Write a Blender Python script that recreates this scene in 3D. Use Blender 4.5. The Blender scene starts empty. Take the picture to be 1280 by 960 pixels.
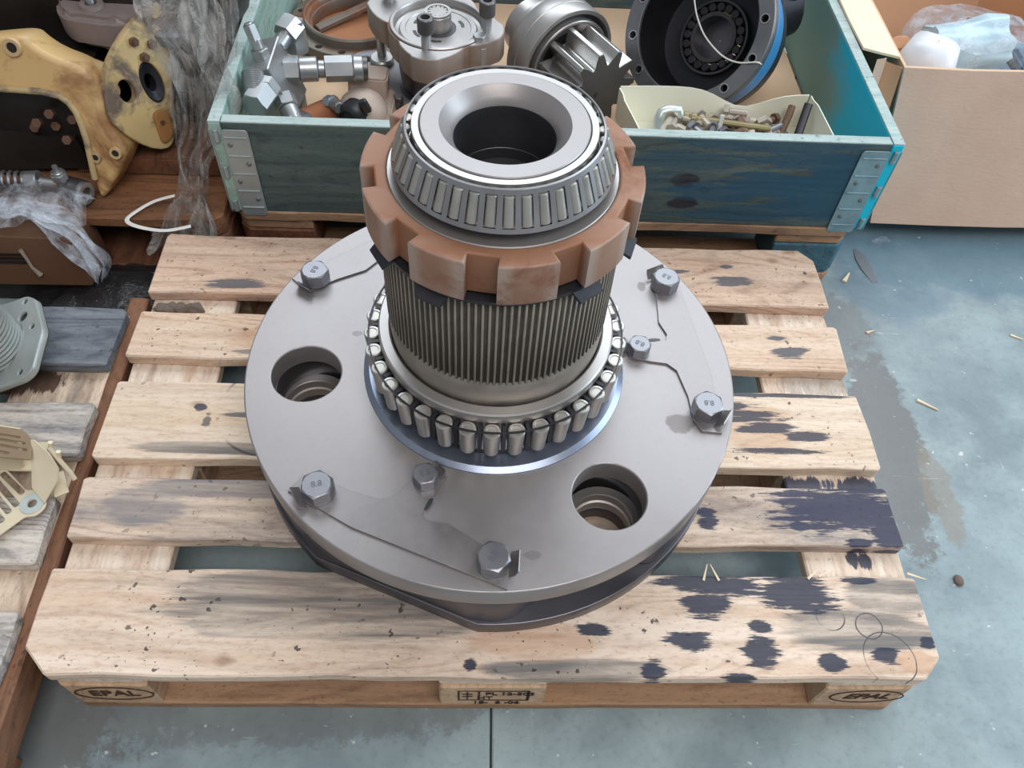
import bpy, bmesh, math, random
from mathutils import Vector, Matrix, Euler, noise
PI = math.pi
random.seed(7)
scene = bpy.context.scene
COL = scene.collection
R = math.radians

def S(r, g, b):
    f = lambda c: ((c/255+.055)/1.055)**2.4 if c > 10 else c/255/12.92
    return (f(r), f(g), f(b), 1)

# ---------------------------------------------------------------- camera
cam = bpy.data.cameras.new('camera')
cam.sensor_fit = 'HORIZONTAL'; cam.sensor_width = 36; cam.lens = 1026.3/1280*36
cam.clip_start = .02; cam.clip_end = 60
cam_o = bpy.data.objects.new('camera', cam); COL.objects.link(cam_o)
cam_o.location = (-.0301, -.3299, 1.2162)
cam_o.rotation_euler = (.64132, -.04676, -.00953)
scene.camera = cam_o
# ---------------------------------------------------------------- light of the workshop
w = bpy.data.worlds.new('workshop_air'); scene.world = w; w.use_nodes = True
w.node_tree.nodes['Background'].inputs[0].default_value = (.90, .95, 1, 1)
w.node_tree.nodes['Background'].inputs[1].default_value = .38
def area(name, loc, target, sx, sy, power, color):
    l = bpy.data.lights.new(name, 'AREA'); l.shape = 'RECTANGLE'; l.size = sx; l.size_y = sy
    l.energy = power; l.color = color
    o = bpy.data.objects.new(name, l); COL.objects.link(o); o.location = loc
    o.rotation_euler = (Vector(target)-Vector(loc)).to_track_quat('-Z', 'Y').to_euler()
area('skylight_back', (1.0, 6.0, 6.5), (.1, .5, 0), 9.0, 4.5, 520, (.84, .93, 1))
area('fill_front', (1.0, -2.4, 5.6), (0, .5, 0), 4.0, 2.5, 185, (1, .96, .92))  # warm fill added from the front, no skylight known there
area('open_gate', (5.5, 1.2, 2.6), (.3, .6, .1), 3.2, 3.4, 215, (.72, .88, 1))
scene.view_settings.view_transform = 'Standard'
scene.view_settings.look = 'None'
scene.view_settings.exposure = 0.0
scene.view_settings.gamma = 1
scene.view_settings.use_curve_mapping = False

# ================================================================ materials
class NT:
    def __init__(s, name):
        s.m = bpy.data.materials.new(name); s.m.use_nodes = True
        s.t = s.m.node_tree; s.n = s.t.nodes; s.b = s.n['Principled BSDF']
        s.tc = s.n.new('ShaderNodeTexCoord')
    def L(s, a, b): s.t.links.new(a, b)
    def put(s, sock, v):
        if isinstance(v, bpy.types.NodeSocket): s.L(v, sock)
        elif v is not None: sock.default_value = v
    def vm(s, op, a, b=None):
        n = s.n.new('ShaderNodeVectorMath'); n.operation = op
        s.put(n.inputs[0], a); s.put(n.inputs[1], b)
        return n.outputs['Value'] if op in ('LENGTH', 'DISTANCE') else n.outputs[0]
    def ma(s, op, a, b=None, c=None, clamp=False):
        n = s.n.new('ShaderNodeMath'); n.operation = op; n.use_clamp = clamp
        s.put(n.inputs[0], a); s.put(n.inputs[1], b); s.put(n.inputs[2], c)
        return n.outputs[0]
    def mr(s, v, a, b, c=0., d=1.):
        n = s.n.new('ShaderNodeMapRange'); n.clamp = True
        s.put(n.inputs[0], v)
        for i, x in enumerate((a, b, c, d)): n.inputs[i+1].default_value = x
        return n.outputs[0]
    def noise(s, v, scale, detail=4, rough=.55, dist=0., col=False):
        n = s.n.new('ShaderNodeTexNoise'); s.put(n.inputs['Vector'], v)
        n.inputs['Scale'].default_value = scale; n.inputs['Detail'].default_value = detail
        n.inputs['Roughness'].default_value = rough; n.inputs['Distortion'].default_value = dist
        return n.outputs['Color' if col else 'Fac']
    def vor(s, v, scale, feature='F1'):
        n = s.n.new('ShaderNodeTexVoronoi'); n.feature = feature; s.put(n.inputs['Vector'], v)
        n.inputs['Scale'].default_value = scale; return n.outputs['Distance']
    def mix(s, f, a, b, blend='MIX'):
        n = s.n.new('ShaderNodeMix'); n.data_type = 'RGBA'; n.blend_type = blend
        s.put(n.inputs[0], f); s.put(n.inputs[6], a); s.put(n.inputs[7], b)
        return n.outputs[2]
    def bump(s, h, strength=.2, dist=.002):
        n = s.n.new('ShaderNodeBump'); s.put(n.inputs['Height'], h)
        n.inputs['Strength'].default_value = strength; n.inputs['Distance'].default_value = dist
        s.L(n.outputs[0], s.b.inputs['Normal'])
    def base(s, c): s.put(s.b.inputs['Base Color'], c)
    def set(s, **k):
        for a, v in k.items(): s.put(s.b.inputs[a.replace('_', ' ')], v)
    def co(s): return s.tc.outputs['Object']
    def rco(s, k=31.):
        o = s.n.new('ShaderNodeObjectInfo')
        return s.vm('ADD', s.co(), s.vm('MULTIPLY', (k, k*.7, k*.3), s.vm('ADD', o.outputs['Random'], (0, 0, 0))))
    plane = 'XY'
    def flatco(s):
        if s.plane == 'XY': return s.vm('MULTIPLY', s.co(), (1, 1, 0))
        a = s.n.new('ShaderNodeSeparateXYZ'); b = s.n.new('ShaderNodeCombineXYZ'); s.L(s.co(), a.inputs[0])
        s.L(a.outputs['X'], b.inputs[0]); s.L(a.outputs['Z'], b.inputs[1]); return b.outputs[0]
    def blots(s, lst, edge, rot=None):
        """union of soft-edged ellipses (x, y, rx, ry[, strength]) in object space, ragged by the value edge"""
        acc = None
        flat = s.flatco()
        for b in lst:
            d = s.vm('LENGTH', s.vm('DIVIDE', s.vm('SUBTRACT', flat, (b[0], b[1], 0)), (b[2], b[3], 1)))
            m = s.mr(s.ma('ADD', d, edge), 1.08, .86, 0, b[4] if len(b) > 4 else 1.)
            acc = m if acc is None else s.ma('MAXIMUM', acc, m)
        return acc
    def arcs(s, lst, edge):
        acc = None
        flat = s.vm('MULTIPLY', s.co(), (1, 1, 0))
        for x, y, r, wd in lst:
            d = s.vm('LENGTH', s.vm('SUBTRACT', flat, (x, y, 0)))
            m = s.mr(s.ma('ABSOLUTE', s.ma('SUBTRACT', s.ma('ADD', d, edge), r)), wd, wd*.4)
            acc = m if acc is None else s.ma('MAXIMUM', acc, m)
        return acc

def wood(name, light, mid, dark, axis='X', grey=.25, greycol=S(120, 115, 112), specks=.5, stains=None, staincol=S(38, 44, 60),
         rings=None, warm=None, knots=.5, rough=.72, lines=.5, grey2=None, plane='XY', greycol2=None):
    t = NT(name); t.plane = plane; c = t.rco()
    sc = {'X': (1.3, 16, 16), 'Y': (16, 1.3, 16), 'Z': (16, 16, 1.3)}[axis]
    lo = {'X': (.55, 3.6, 3.6), 'Y': (3.6, .55, 3.6), 'Z': (3.6, 3.6, .55)}[axis]
    g = t.vm('MULTIPLY', c, sc)
    n1 = t.noise(g, 2.2, 6, .62, .5)
    n2 = t.noise(t.vm('MULTIPLY', c, lo), 2.1, 2, .5, .35)
    saw = t.ma('SINE', t.ma('MULTIPLY', n2, 130.))
    line = t.mr(saw, .1, 1.)
    col = t.mix(t.mr(n1, .36, .68), light, mid)
    col = t.mix(t.ma('MULTIPLY', t.ma('MULTIPLY', line, t.mr(n1, .3, .65)), lines), col, dark)
    gn = t.noise(t.vm('MULTIPLY', c, lo), 3.4, 5, .65, .6)
    gm = t.ma('MULTIPLY', t.mr(gn, .44, .66), t.ma('ADD', t.mr(n1, .35, .6), .25))
    col = t.mix(t.ma('MULTIPLY', gm, grey, clamp=True), col, greycol)
    mo_ = t.noise(t.vm('MULTIPLY', c, {'X': (.35, 1, 1), 'Y': (1, .35, 1), 'Z': (1, 1, .35)}[axis]), 210, 3, .7)
    col = t.mix(t.ma('MULTIPLY', t.mr(mo_, .52, .72), .42), col, dark)
    col = t.mix(t.ma('MULTIPLY', t.mr(mo_, .48, .3), .30), col, light)
    kv = t.vor(t.vm('MULTIPLY', c, {'X': (3, 6, 6), 'Y': (6, 3, 6), 'Z': (6, 6, 3)}[axis]), 2.1)
    kn = t.mr(kv, .115, .05)
    col = t.mix(t.ma('MULTIPLY', kn, knots), col, S(120, 78, 52))
    if grey2:
        e2 = t.ma('MULTIPLY', t.ma('SUBTRACT', t.noise(t.vm('MULTIPLY', c, sc), 1.6, 5, .7), .5), 1.9)
        col = t.mix(t.ma('MULTIPLY', t.blots(grey2, e2), t.mr(n1, .25, .6)), col, greycol2 or greycol)
    if warm:
        e3 = t.ma('MULTIPLY', t.ma('SUBTRACT', t.noise(t.vm('MULTIPLY', c, sc), .8, 5, .6), .5), 1.6)
        col = t.mix(t.ma('MULTIPLY', t.blots(warm, e3), .4), col, S(190, 140, 104))
    if specks:
        sp = t.noise(c, 75, 2, .5)
        cl = t.noise(c, 6.5, 3, .6)
        sp2 = t.noise(c, 170, 2, .5)
        sm = t.ma('MULTIPLY', t.ma('MAXIMUM', t.mr(sp, .675, .70), t.mr(sp2, .70, .73)), t.mr(cl, .42, .55))
        col = t.mix(t.ma('MULTIPLY', sm, specks), col, S(52, 46, 44))
    if rings:
        col = t.mix(t.ma('MULTIPLY', t.arcs(rings, t.ma('MULTIPLY', t.ma('SUBTRACT', t.noise(c, 9, 3), .5), .012)), t.mr(t.noise(c, 14, 3), .36, .52)), col, S(84, 80, 84))
    if stains:
        e = t.ma('MULTIPLY', t.ma('SUBTRACT', t.noise(t.vm('MULTIPLY', c, {'X': (.8, 7, 7), 'Y': (7, .8, 7), 'Z': (7, 7, .8)}[axis]), 12, 7, .75), .5), 3.4)
        sm = t.blots(stains, e)
        scol = t.mix(t.noise(c, 14, 4), staincol, t.mix(.35, staincol, S(30, 32, 40)))
        col = t.mix(t.ma('MULTIPLY', sm, .93), col, scol)
        t.set(Roughness=t.mr(sm, 0, 1, rough, .48))
    else: t.set(Roughness=rough)
    t.base(col); t.set(Specular_IOR_Level=.3)
    t.bump(t.ma('ADD', n1, t.ma('MULTIPLY', line, .35)), .32, .0016)
    return t.m

def metal(name, col, rough=.4, metallic=.85, var=.3, scale=7, rust=0., rustcol=S(140, 88, 58), bump=.06, wear=0., wearcol=S(190, 182, 176), fine=120, smudge=None):
    t = NT(name); c = t.rco(5.)
    n = t.noise(c, scale, 5, .6); f = t.noise(c, fine, 3, .6)
    d = tuple(x*(1-var) for x in col[:3])+(1,); l = tuple(min(1, x*(1+var*.7)) for x in col[:3])+(1,)
    k = t.mix(t.mr(n, .3, .7), d, l)
    k = t.mix(t.ma('MULTIPLY', t.mr(f, .55, .75), .35), k, d)
    ro = t.mr(n, .25, .75, rough*.75, rough*1.25)
    if wear:
        g = t.n.new('ShaderNodeNewGeometry')
        wv = t.ma('MULTIPLY', t.mr(t.ma('ADD', g.outputs['Pointiness'], t.ma('MULTIPLY', t.ma('SUBTRACT', n, .5), .06)), .515, .56), wear)
        k = t.mix(wv, k, wearcol)
    if smudge:
        k = t.mix(t.blots(smudge, t.ma('MULTIPLY', t.ma('SUBTRACT', t.noise(c, 40, 5, .7), .5), 1.6)), k, S(92, 84, 78))
    if rust:
        rn = t.noise(c, scale*.9, 6, .68, .4)
        rm = t.mr(rn, .62-.32*rust, .72-.25*rust)
        k = t.mix(rm, k, t.mix(f, rustcol, tuple(x*.55 for x in rustcol[:3])+(1,)))
        t.set(Metallic=t.mr(rm, 0, 1, metallic, .05), Roughness=t.ma('MAXIMUM', ro, t.ma('MULTIPLY', rm, .8)))
    else: t.set(Metallic=metallic, Roughness=ro)
    t.base(k)
    if bump: t.bump(t.ma('ADD', f, t.ma('MULTIPLY', n, .5)), bump, .001)
    return t.m

def plain(name, col, rough=.5, metallic=0., var=.12, scale=12, bump=.05, **k):
    t = NT(name); n = t.noise(t.rco(5.), scale, 5, .6)
    t.base(t.mix(n, tuple(x*(1-var) for x in col[:3])+(1,), tuple(min(1, x*(1+var)) for x in col[:3])+(1,)))
    t.set(Roughness=rough, Metallic=metallic, **k)
    if bump: t.bump(n, bump, .002)
    return t.m

# fresh pale spruce of the front pallet
PL, PM, PD = S(232, 212, 194), S(212, 184, 160), S(160, 124, 102)
MW = {}
MW['pale'] = wood('spruce_pale', PL, PM, PD, grey=.3)
MW['pale_y'] = wood('spruce_pale_cross', S(234, 220, 204), PM, PD, axis='Y', grey=.2, lines=.35)
MW['block'] = wood('pressed_block_wood', S(206, 176, 146), S(184, 150, 120), S(140, 106, 80), axis='Y', grey=.15, specks=.2)
MW['old'] = wood('weathered_grey_wood', S(214, 204, 192), S(172, 164, 158), S(84, 80, 82), grey=.7, greycol=S(110, 112, 120), lines=.8, knots=.3)
MW['oldblue'] = wood('weathered_dark_wood', S(128, 132, 138), S(98, 104, 114), S(62, 64, 70), grey=.8, greycol=S(80, 86, 98), lines=.7, knots=.3)
MW['brown'] = wood('brown_oiled_wood', S(128, 84, 62), S(96, 62, 46), S(56, 36, 28), axis='Y', grey=.35, greycol=S(84, 70, 62))
MW['timber'] = wood('orange_timber', S(146, 102, 72), S(116, 78, 54), S(66, 44, 32), grey=.25, greycol=S(96, 76, 62),
                    stains=None)
MW['strip'] = wood('tan_deck_wood', S(178, 142, 112), S(150, 116, 90), S(104, 76, 58), grey=.2)

M = {}
M['steel'] = metal('machined_steel', S(176, 172, 170), .36, .75, .12, 5, bump=.04)
M['disc'] = metal('ground_steel_disc', S(160, 155, 155), .42, .55, .15, 6, bump=.06)
M['disctop'] = metal('ground_steel_top', S(158, 152, 152), .40, .58, .18, 5, bump=.07, smudge=[(.262, -.098, .020, .016, .6), (.235, .16, .006, .010, .6), (.05, -.30, .012, .006, .3), (-.20, .05, .008, .005, .4)])
M['bright'] = metal('bright_bearing_steel', S(184, 182, 180), .25, .9, .1, 9, bump=.03)
M['cage'] = metal('dark_cage_steel', S(164, 162, 164), .36, .8, .2, 14, bump=.05)
M['roller'] = metal('roller_steel', S(184, 180, 174), .36, .75, .16, 30, bump=.04)
M['spline'] = metal('spline_land_steel', S(160, 152, 142), .42, .6, .2, 30, bump=.1)
M['seat'] = metal('blued_seat_steel', S(140, 148, 166), .3, .8, .15, 9, bump=.04)
M['mark'] = metal('stamped_mark_steel', S(112, 112, 120), .5, .6, .1, 20)
M['groove'] = metal('dirty_spline_groove', S(88, 80, 70), .62, .3, .3, 60, bump=.4)
M['bolt'] = metal('zinc_bolt_steel', S(138, 138, 143), .36, .75, .15, 20, bump=.08)
M['blackened'] = metal('blackened_steel', S(58, 58, 64), .42, .6, .3, 18, bump=.1)
M['tab'] = metal('spring_plate_steel', S(148, 142, 142), .38, .7, .2, 16, bump=.08)
M['nut'] = metal('rusty_ring_nut', S(152, 106, 80), .58, .2, .2, 9, wear=.75, wearcol=S(176, 160, 150), bump=.25, rust=.25, rustcol=S(150, 98, 70))
M['inside'] = metal('dark_recess_steel', S(80, 80, 84), .4, .6, .3, 9, bump=.1)
M['castblue'] = metal('raw_cast_steel', S(104, 102, 108), .36, .75, .2, 8, bump=.1)

# ================================================================ mesh helpers
def V(*a): return Vector(a)
def fin(name, bm, mat=None, sharp=35, bevel=0, seg=1, flatz=False):
    bmesh.ops.remove_doubles(bm, verts=bm.verts, dist=1e-6)
    if bevel:
        bm.normal_update()
        es = [e for e in bm.edges if len(e.link_faces) == 2 and e.calc_face_angle(0) > R(32)]
        bmesh.ops.bevel(bm, geom=es, offset=bevel, segments=seg, affect='EDGES', clamp_overlap=True)
    bmesh.ops.recalc_face_normals(bm, faces=bm.faces)
    me = bpy.data.meshes.new(name); bm.to_mesh(me); bm.free()
    me.set_sharp_from_angle(angle=R(sharp))
    me.polygons.foreach_set('use_smooth', [len(p.vertices) <= 6 and not (flatz and abs(p.normal.z) > .999) for p in me.polygons])
    me.update()
    for m in (mat if isinstance(mat, (list, tuple)) else [mat]):
        if m: me.materials.append(m)
    return me

def link(name, me, parent=None, loc=(0, 0, 0), rot=(0, 0, 0), **props):
    o = bpy.data.objects.new(name, me); COL.objects.link(o)
    o.location = loc; o.rotation_euler = rot
    if parent is not None: o.parent = parent
    for k, v in props.items(): o[k] = v
    return o

def thing(name, label, cat, loc=(0, 0, 0), rot=(0, 0, 0), group=None, me=None):
    o = link(name, me, None, loc, rot, label=label, category=cat)
    if me is None: o.empty_display_size = .03
    if group: o['group'] = group
    return o

def tag(o, label, cat, group=None):
    o['label'] = label; o['category'] = cat
    if group: o['group'] = group
    return o

class G:
    """collects shapes in one bmesh"""
    def __init__(s): s.bm = bmesh.new(); s.mi = 0
    def faces(s, vs, fs):
        b = [s.bm.verts.new(v) for v in vs]
        for f in fs:
            try: q = s.bm.faces.new([b[i] for i in f]); q.material_index = s.mi
            except ValueError: pass
        return s
    def box(s, c, d, rot=(0, 0, 0)):
        m = Matrix.Translation(c) @ Euler(rot).to_matrix().to_4x4()
        vs = [m @ V(x*d[0]/2, y*d[1]/2, z*d[2]/2) for x in (-1, 1) for y in (-1, 1) for z in (-1, 1)]
        return s.faces(vs, [(0, 1, 3, 2), (4, 6, 7, 5), (0, 4, 5, 1), (2, 3, 7, 6), (0, 2, 6, 4), (1, 5, 7, 3)])
    def frame(s, p0, p1):
        a = V(*p1)-V(*p0); return Matrix.Translation(p0) @ a.to_track_quat('Z', 'Y').to_matrix().to_4x4(), a.length
    def lathe(s, prof, seg=48, m=None, closed=False, cap=True, ang0=0.):
        m = m or Matrix.Identity(4); n = len(prof)
        vs = []
        for r, z in prof:
            for i in range(seg):
                a = 2*PI*i/seg+ang0; vs.append(m @ V(r*math.cos(a), r*math.sin(a), z))
        fs = []
        for j in range(n if closed else n-1):
            k = (j+1) % n
            for i in range(seg):
                fs.append((j*seg+i, j*seg+(i+1) % seg, k*seg+(i+1) % seg, k*seg+i))
        if cap and not closed:
            fs.append(tuple(range(seg))[::-1]); fs.append(tuple((n-1)*seg+i for i in range(seg)))
        return s.faces(vs, fs)
    def cyl(s, p0, p1, r0, r1=None, seg=20, ch=0.):
        m, L = s.frame(p0, p1); r1 = r0 if r1 is None else r1
        if ch: pr = [(r0-ch, 0), (r0, ch), (r1, L-ch), (r1-ch, L)]
        else: pr = [(r0, 0), (r1, L)]
        return s.lathe(pr, seg, m)
    def hexn(s, p0, p1, r, ch=None, ang=0.):
        """hexagonal prism with the chamfered corners of a nut; r = across-corner radius"""
        m, L = s.frame(p0, p1); ch = r*.14 if ch is None else ch
        vs, fs = [], []
        for z, k in ((0, 1.), (L-ch*.55, 1.), (L, 0)):
            for i in range(12):
                a = PI*i/6+ang; rr = r*(1 if i % 2 == 0 else math.cos(PI/6))
                if k == 0: rr = r*math.cos(PI/6)*.97
                vs.append(m @ V(rr*math.cos(a), rr*math.sin(a), z if not (k and z and i % 2) else L-ch*.1))
        for j in (0, 1):
            for i in range(12): fs.append((j*12+i, j*12+(i+1) % 12, j*12+12+(i+1) % 12, j*12+12+i))
        fs.append(tuple(range(12))[::-1]); fs.append(tuple(range(24, 36)))
        return s.faces(vs, fs)
    def prism(s, out, z0, z1, m=None):
        m = m or Matrix.Identity(4); n = len(out)
        vs = [m @ V(x, y, z0) for x, y in out]+[m @ V(x, y, z1) for x, y in out]
        return s.faces(vs, [tuple(range(n))[::-1], tuple(range(n, 2*n))]+[(i, (i+1) % n, n+(i+1) % n, n+i) for i in range(n)])
    def tube(s, pts, r, seg=8, cap=True, flatten=1.):
        pts = [V(*p) for p in pts]; n = len(pts); vs, fs = [], []
        up = V(0, 0, 1)
        for i, p in enumerate(pts):
            t = (pts[min(i+1, n-1)]-pts[max(i-1, 0)]).normalized()
            a = t.cross(up); a = a.normalized() if a.length > 1e-3 else V(1, 0, 0)
            b = a.cross(t).normalized(); rr = r[i] if isinstance(r, (list, tuple)) else r
            for k in range(seg):
                q = 2*PI*k/seg; vs.append(p+(a*math.cos(q)+b*math.sin(q)*flatten)*rr)
        for i in range(n-1):
            for k in range(seg): fs.append((i*seg+k, i*seg+(k+1) % seg, (i+1)*seg+(k+1) % seg, (i+1)*seg+k))
        if cap: fs += [tuple(range(seg))[::-1], tuple((n-1)*seg+k for k in range(seg))]
        return s.faces(vs, fs)
    def ball(s, c, r, m=None, u=14, v=8):
        mm = Matrix.Translation(c) @ (m or Matrix.Identity(4)) @ Matrix.Diagonal((*([r]*3 if not hasattr(r, '__len__') else r), 1))
        return s.lathe([(math.sin(PI*(j+.0001)/v) if 0 < j < v else .002, -math.cos(PI*j/v)) for j in range(v+1)], u, mm)
    def sheet(s, rows):
        n = len(rows[0]); vs = [p for r in rows for p in r]
        return s.faces(vs, [(i*n+j, i*n+j+1, (i+1)*n+j+1, (i+1)*n+j) for i in range(len(rows)-1) for j in range(n-1)])
    def solid(s, th):
        bmesh.ops.recalc_face_normals(s.bm, faces=s.bm.faces)
        bmesh.ops.solidify(s.bm, geom=s.bm.faces[:], thickness=th); return s
    def done(s, name, mat, parent=None, loc=(0, 0, 0), rot=(0, 0, 0), sharp=35, bevel=0, seg=1, **p):
        return link(name, fin(name, s.bm, mat, sharp, bevel, seg), parent, loc, rot, **p)

def ring_pts(r, n=64, c=(0, 0), a0=0.): return [(c[0]+r*math.cos(2*PI*i/n+a0), c[1]+r*math.sin(2*PI*i/n+a0)) for i in range(n)]
def flat(name, loops, z0, z1, mat, bevel=0., sharp=30, res=1):
    """a plate with holes: filled 2-D outlines given a real thickness and bevelled edges; returns a mesh"""
    cu = bpy.data.curves.new(name, 'CURVE'); cu.dimensions = '2D'; cu.fill_mode = 'BOTH'
    h = (z1-z0)/2; cu.extrude = h-bevel; cu.bevel_depth = bevel; cu.bevel_resolution = res; cu.offset = -bevel
    for lp in loops:
        sp = cu.splines.new('POLY'); sp.points.add(len(lp)-1); sp.use_cyclic_u = True
        for i, (x, y) in enumerate(lp): sp.points[i].co = (x, y, 0, 1)
    o = bpy.data.objects.new(name, cu); me = bpy.data.meshes.new_from_object(o)
    bpy.data.objects.remove(o); bpy.data.curves.remove(cu)
    bm = bmesh.new(); bm.from_mesh(me); bpy.data.meshes.remove(me)
    bmesh.ops.translate(bm, verts=bm.verts, vec=(0, 0, (z0+z1)/2))
    return fin(name, bm, mat, sharp, flatz=True)
def text_mesh(body, size, mat, depth=.0004, shear=0., bold=0.):
    cu = bpy.data.curves.new('lettering', 'FONT'); cu.body = body; cu.size = size; cu.extrude = depth; cu.shear = shear
    cu.align_x = 'CENTER'; cu.align_y = 'CENTER'; cu.offset = bold
    o = bpy.data.objects.new('lettering', cu); me = bpy.data.meshes.new_from_object(o)
    bpy.data.objects.remove(o); bpy.data.curves.remove(cu)
    me.materials.clear(); me.materials.append(mat); return me
def catmull(pts, k=6):
    P = [V(*p) for p in pts]; o = []
    for i in range(len(P)-1):
        a, b, p_, n_ = P[i], P[i+1], P[max(i-1, 0)], P[min(i+2, len(P)-1)]
        for q in range(k):
            t_ = q/k; o.append(.5*((2*a)+(b-p_)*t_+(2*p_-5*a+4*b-n_)*t_*t_+(3*a-p_-3*b+n_)*t_**3))
    return o+[P[-1]]
def roundpoly(pts, r, n=6):
    out = []
    N = len(pts)
    for i in range(N):
        p, a, b = V(*pts[i]), V(*pts[i-1]), V(*pts[(i+1) % N])
        u, v = (a-p).normalized(), (b-p).normalized()
        rr = r[i] if isinstance(r, (list, tuple)) else r
        q0, q1 = p+u*min(rr, (a-p).length*.48), p+v*min(rr, (b-p).length*.48)
        for k in range(n+1):
            t = k/n; out.append(tuple(q0*(1-t)**2+p*2*t*(1-t)+q1*t*t))
    return out

def plank(name, x0, x1, y0, y1, z0, z1, mat, parent=None, jag=.002, ch=(0, 0, 0, 0), step=.07, bev=.0025, origin=None, seed=0, shared=None, **p):
    """a sawn board with slightly ragged edges; ch = corner cuts (x0y0, x1y0, x1y1, x0y1)"""
    rd = random.Random(seed*13.7+x0*7+y0*3)
    o = origin or ((x0+x1)/2, (y0+y1)/2, (z0+z1)/2)
    c = [(x0, y0), (x1, y0), (x1, y1), (x0, y1)]; pts = []
    for i in range(4):
        a, b = V(*c[i]), V(*c[(i+1) % 4]); d = (b-a).normalized(); L = (b-a).length
        s = ch[i]; e = ch[(i+1) % 4]; n = max(2, int((L-s-e)/step))
        nrm = V(-d.y, d.x)
        for k in range(n+1):
            if k == n and not e: continue
            q = a+d*(s+(L-s-e)*k/n)
            pts.append(q+nrm*rd.uniform(-jag, jag))
    g = G(); g.prism([(q.x-o[0], q.y-o[1]) for q in pts], z0-o[2], z1-o[2])
    return g.done(name, mat, parent, o, sharp=30, bevel=bev, **p)

# ================================================================ floor
t = NT('painted_concrete'); c = t.tc.outputs['Object']
big = t.noise(c, 1.7, 4, .6); midn = t.noise(c, 6, 6, .65); fine = t.noise(c, 90, 3, .6)
k = t.mix(t.mr(big, .35, .65), S(112, 126, 132), S(148, 164, 168))
k = t.mix(t.ma('MULTIPLY', t.mr(midn, .42, .72), .55), k, S(178, 193, 194))
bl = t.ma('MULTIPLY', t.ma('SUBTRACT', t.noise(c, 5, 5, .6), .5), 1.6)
k = t.mix(t.blots([(1.05, .98, .40, .16, .55), (1.5, 1.05, .5, .3, .5), (.84, .86, .16, .10, .35)], bl), k, S(66, 108, 132))  # bluish reflection in front of the box, painted into the floor colour
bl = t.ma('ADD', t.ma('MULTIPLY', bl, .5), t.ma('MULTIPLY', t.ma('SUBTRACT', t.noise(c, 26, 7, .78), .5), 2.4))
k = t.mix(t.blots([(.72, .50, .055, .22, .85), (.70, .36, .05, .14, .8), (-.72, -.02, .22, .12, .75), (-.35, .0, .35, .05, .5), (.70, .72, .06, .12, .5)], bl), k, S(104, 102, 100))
k = t.mix(t.blots([(.775, .36, .03, .09, .6)], bl), k, S(136, 126, 112))
sc1 = t.noise(t.vm('MULTIPLY', c, (5, 40, 1)), 2.0, 3, .6, 1.2)
sc2 = t.noise(t.vm('MULTIPLY', c, (46, 7, 1)), 2.0, 3, .6, 1.2)
scr = t.ma('MAXIMUM', t.mr(sc1, .70, .76), t.mr(sc2, .70, .76))
k = t.mix(t.ma('MULTIPLY', scr, .5), k, S(210, 218, 216))
spk = t.mr(t.noise(c, 60, 2, .5), .72, .75)
k = t.mix(t.ma('MULTIPLY', spk, .6), k, S(224, 226, 222))
k = t.mix(t.ma('MULTIPLY', t.mr(fine, .5, .75), .22), k, S(84, 92, 98))
t.base(k); t.set(Roughness=t.mr(midn, .3, .7, .26, .46), Specular_IOR_Level=.5)
t.bump(t.ma('ADD', fine, midn), .06, .002)
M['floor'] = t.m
M['grime'] = plain('joint_grime', S(84, 86, 88), .8)
g = G(); g.box((0, 1.6, -.03), (12, 12, .04))
fl = g.done('floor', M['grime'], kind='structure')
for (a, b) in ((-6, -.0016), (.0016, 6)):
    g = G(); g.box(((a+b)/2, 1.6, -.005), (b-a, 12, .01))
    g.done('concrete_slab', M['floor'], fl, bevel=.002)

# ================================================================ pallets
def pallet(name, label, x0, y0, deck, cross, block, bottom, ys, grp=None, cut=.035, skip=()):
    """four-way wooden pallet 1200 x 800, boards along x; every board and block is a part"""
    root = thing(name, label, 'pallet', (x0+.6, y0, 0), group=grp)
    def pk(nm, a, b, c, d, z0, z1, mat, **kw):
        return plank(nm, a, b, c, d, z0, z1, mat, root, **kw)
    for i, (a, b) in enumerate(ys):
        last, first = i == len(ys)-1, i == 0
        chs = (cut, cut*.8, 0, 0) if first else ((0, 0, cut*.7, .006) if last else (.004, .004, .004, .004))
        pk('top_board', -.6+random.uniform(-.003, .003), .6+random.uniform(-.004, .004), a, b, .1225, .1445, deck[i] if isinstance(deck, list) else deck, jag=.0022, ch=chs, seed=i)
    for i, (a, b) in enumerate(((-.598, -.455), (-.0725, .0725), (.453, .598))):
        pk('cross_board', a, b, .004, .796, .100, .122, cross[i] if isinstance(cross, list) else cross, jag=.001,
           ch=((cut, .0, .0, cut) if i == 0 else (0, cut*.8, cut, 0) if i == 2 else (0, 0, 0, 0)), seed=20+i)
    blocks = {}
    for i, (a, b) in enumerate(((-.598, -.453), (-.0725, .0725), (.453, .598))):
        for j, (c, d) in enumerate(((.0, .10), (.3275, .4725), (.70, .80))):
            e = cut if (i, j) == (0, 0) else 0; f = cut*.8 if (i, j) == (2, 0) else 0
            blocks[i, j] = pk('block', a, b, c, d, .022, .0995, block, jag=.0006, ch=(e, f, 0, 0), seed=40+3*i+j)
    for i, (c, d) in enumerate(((.0, .10), (.3275, .4725), (.70, .80))):
        pk('bottom_board', -.598, .598, c, d, .0, .0215, bottom, jag=.0008, ch=((cut, cut*.8, 0, 0) if i == 0 else (0, 0, cut, cut) if i == 2 else (0, 0, 0, 0)), seed=60+i)
    return root, blocks

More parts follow.
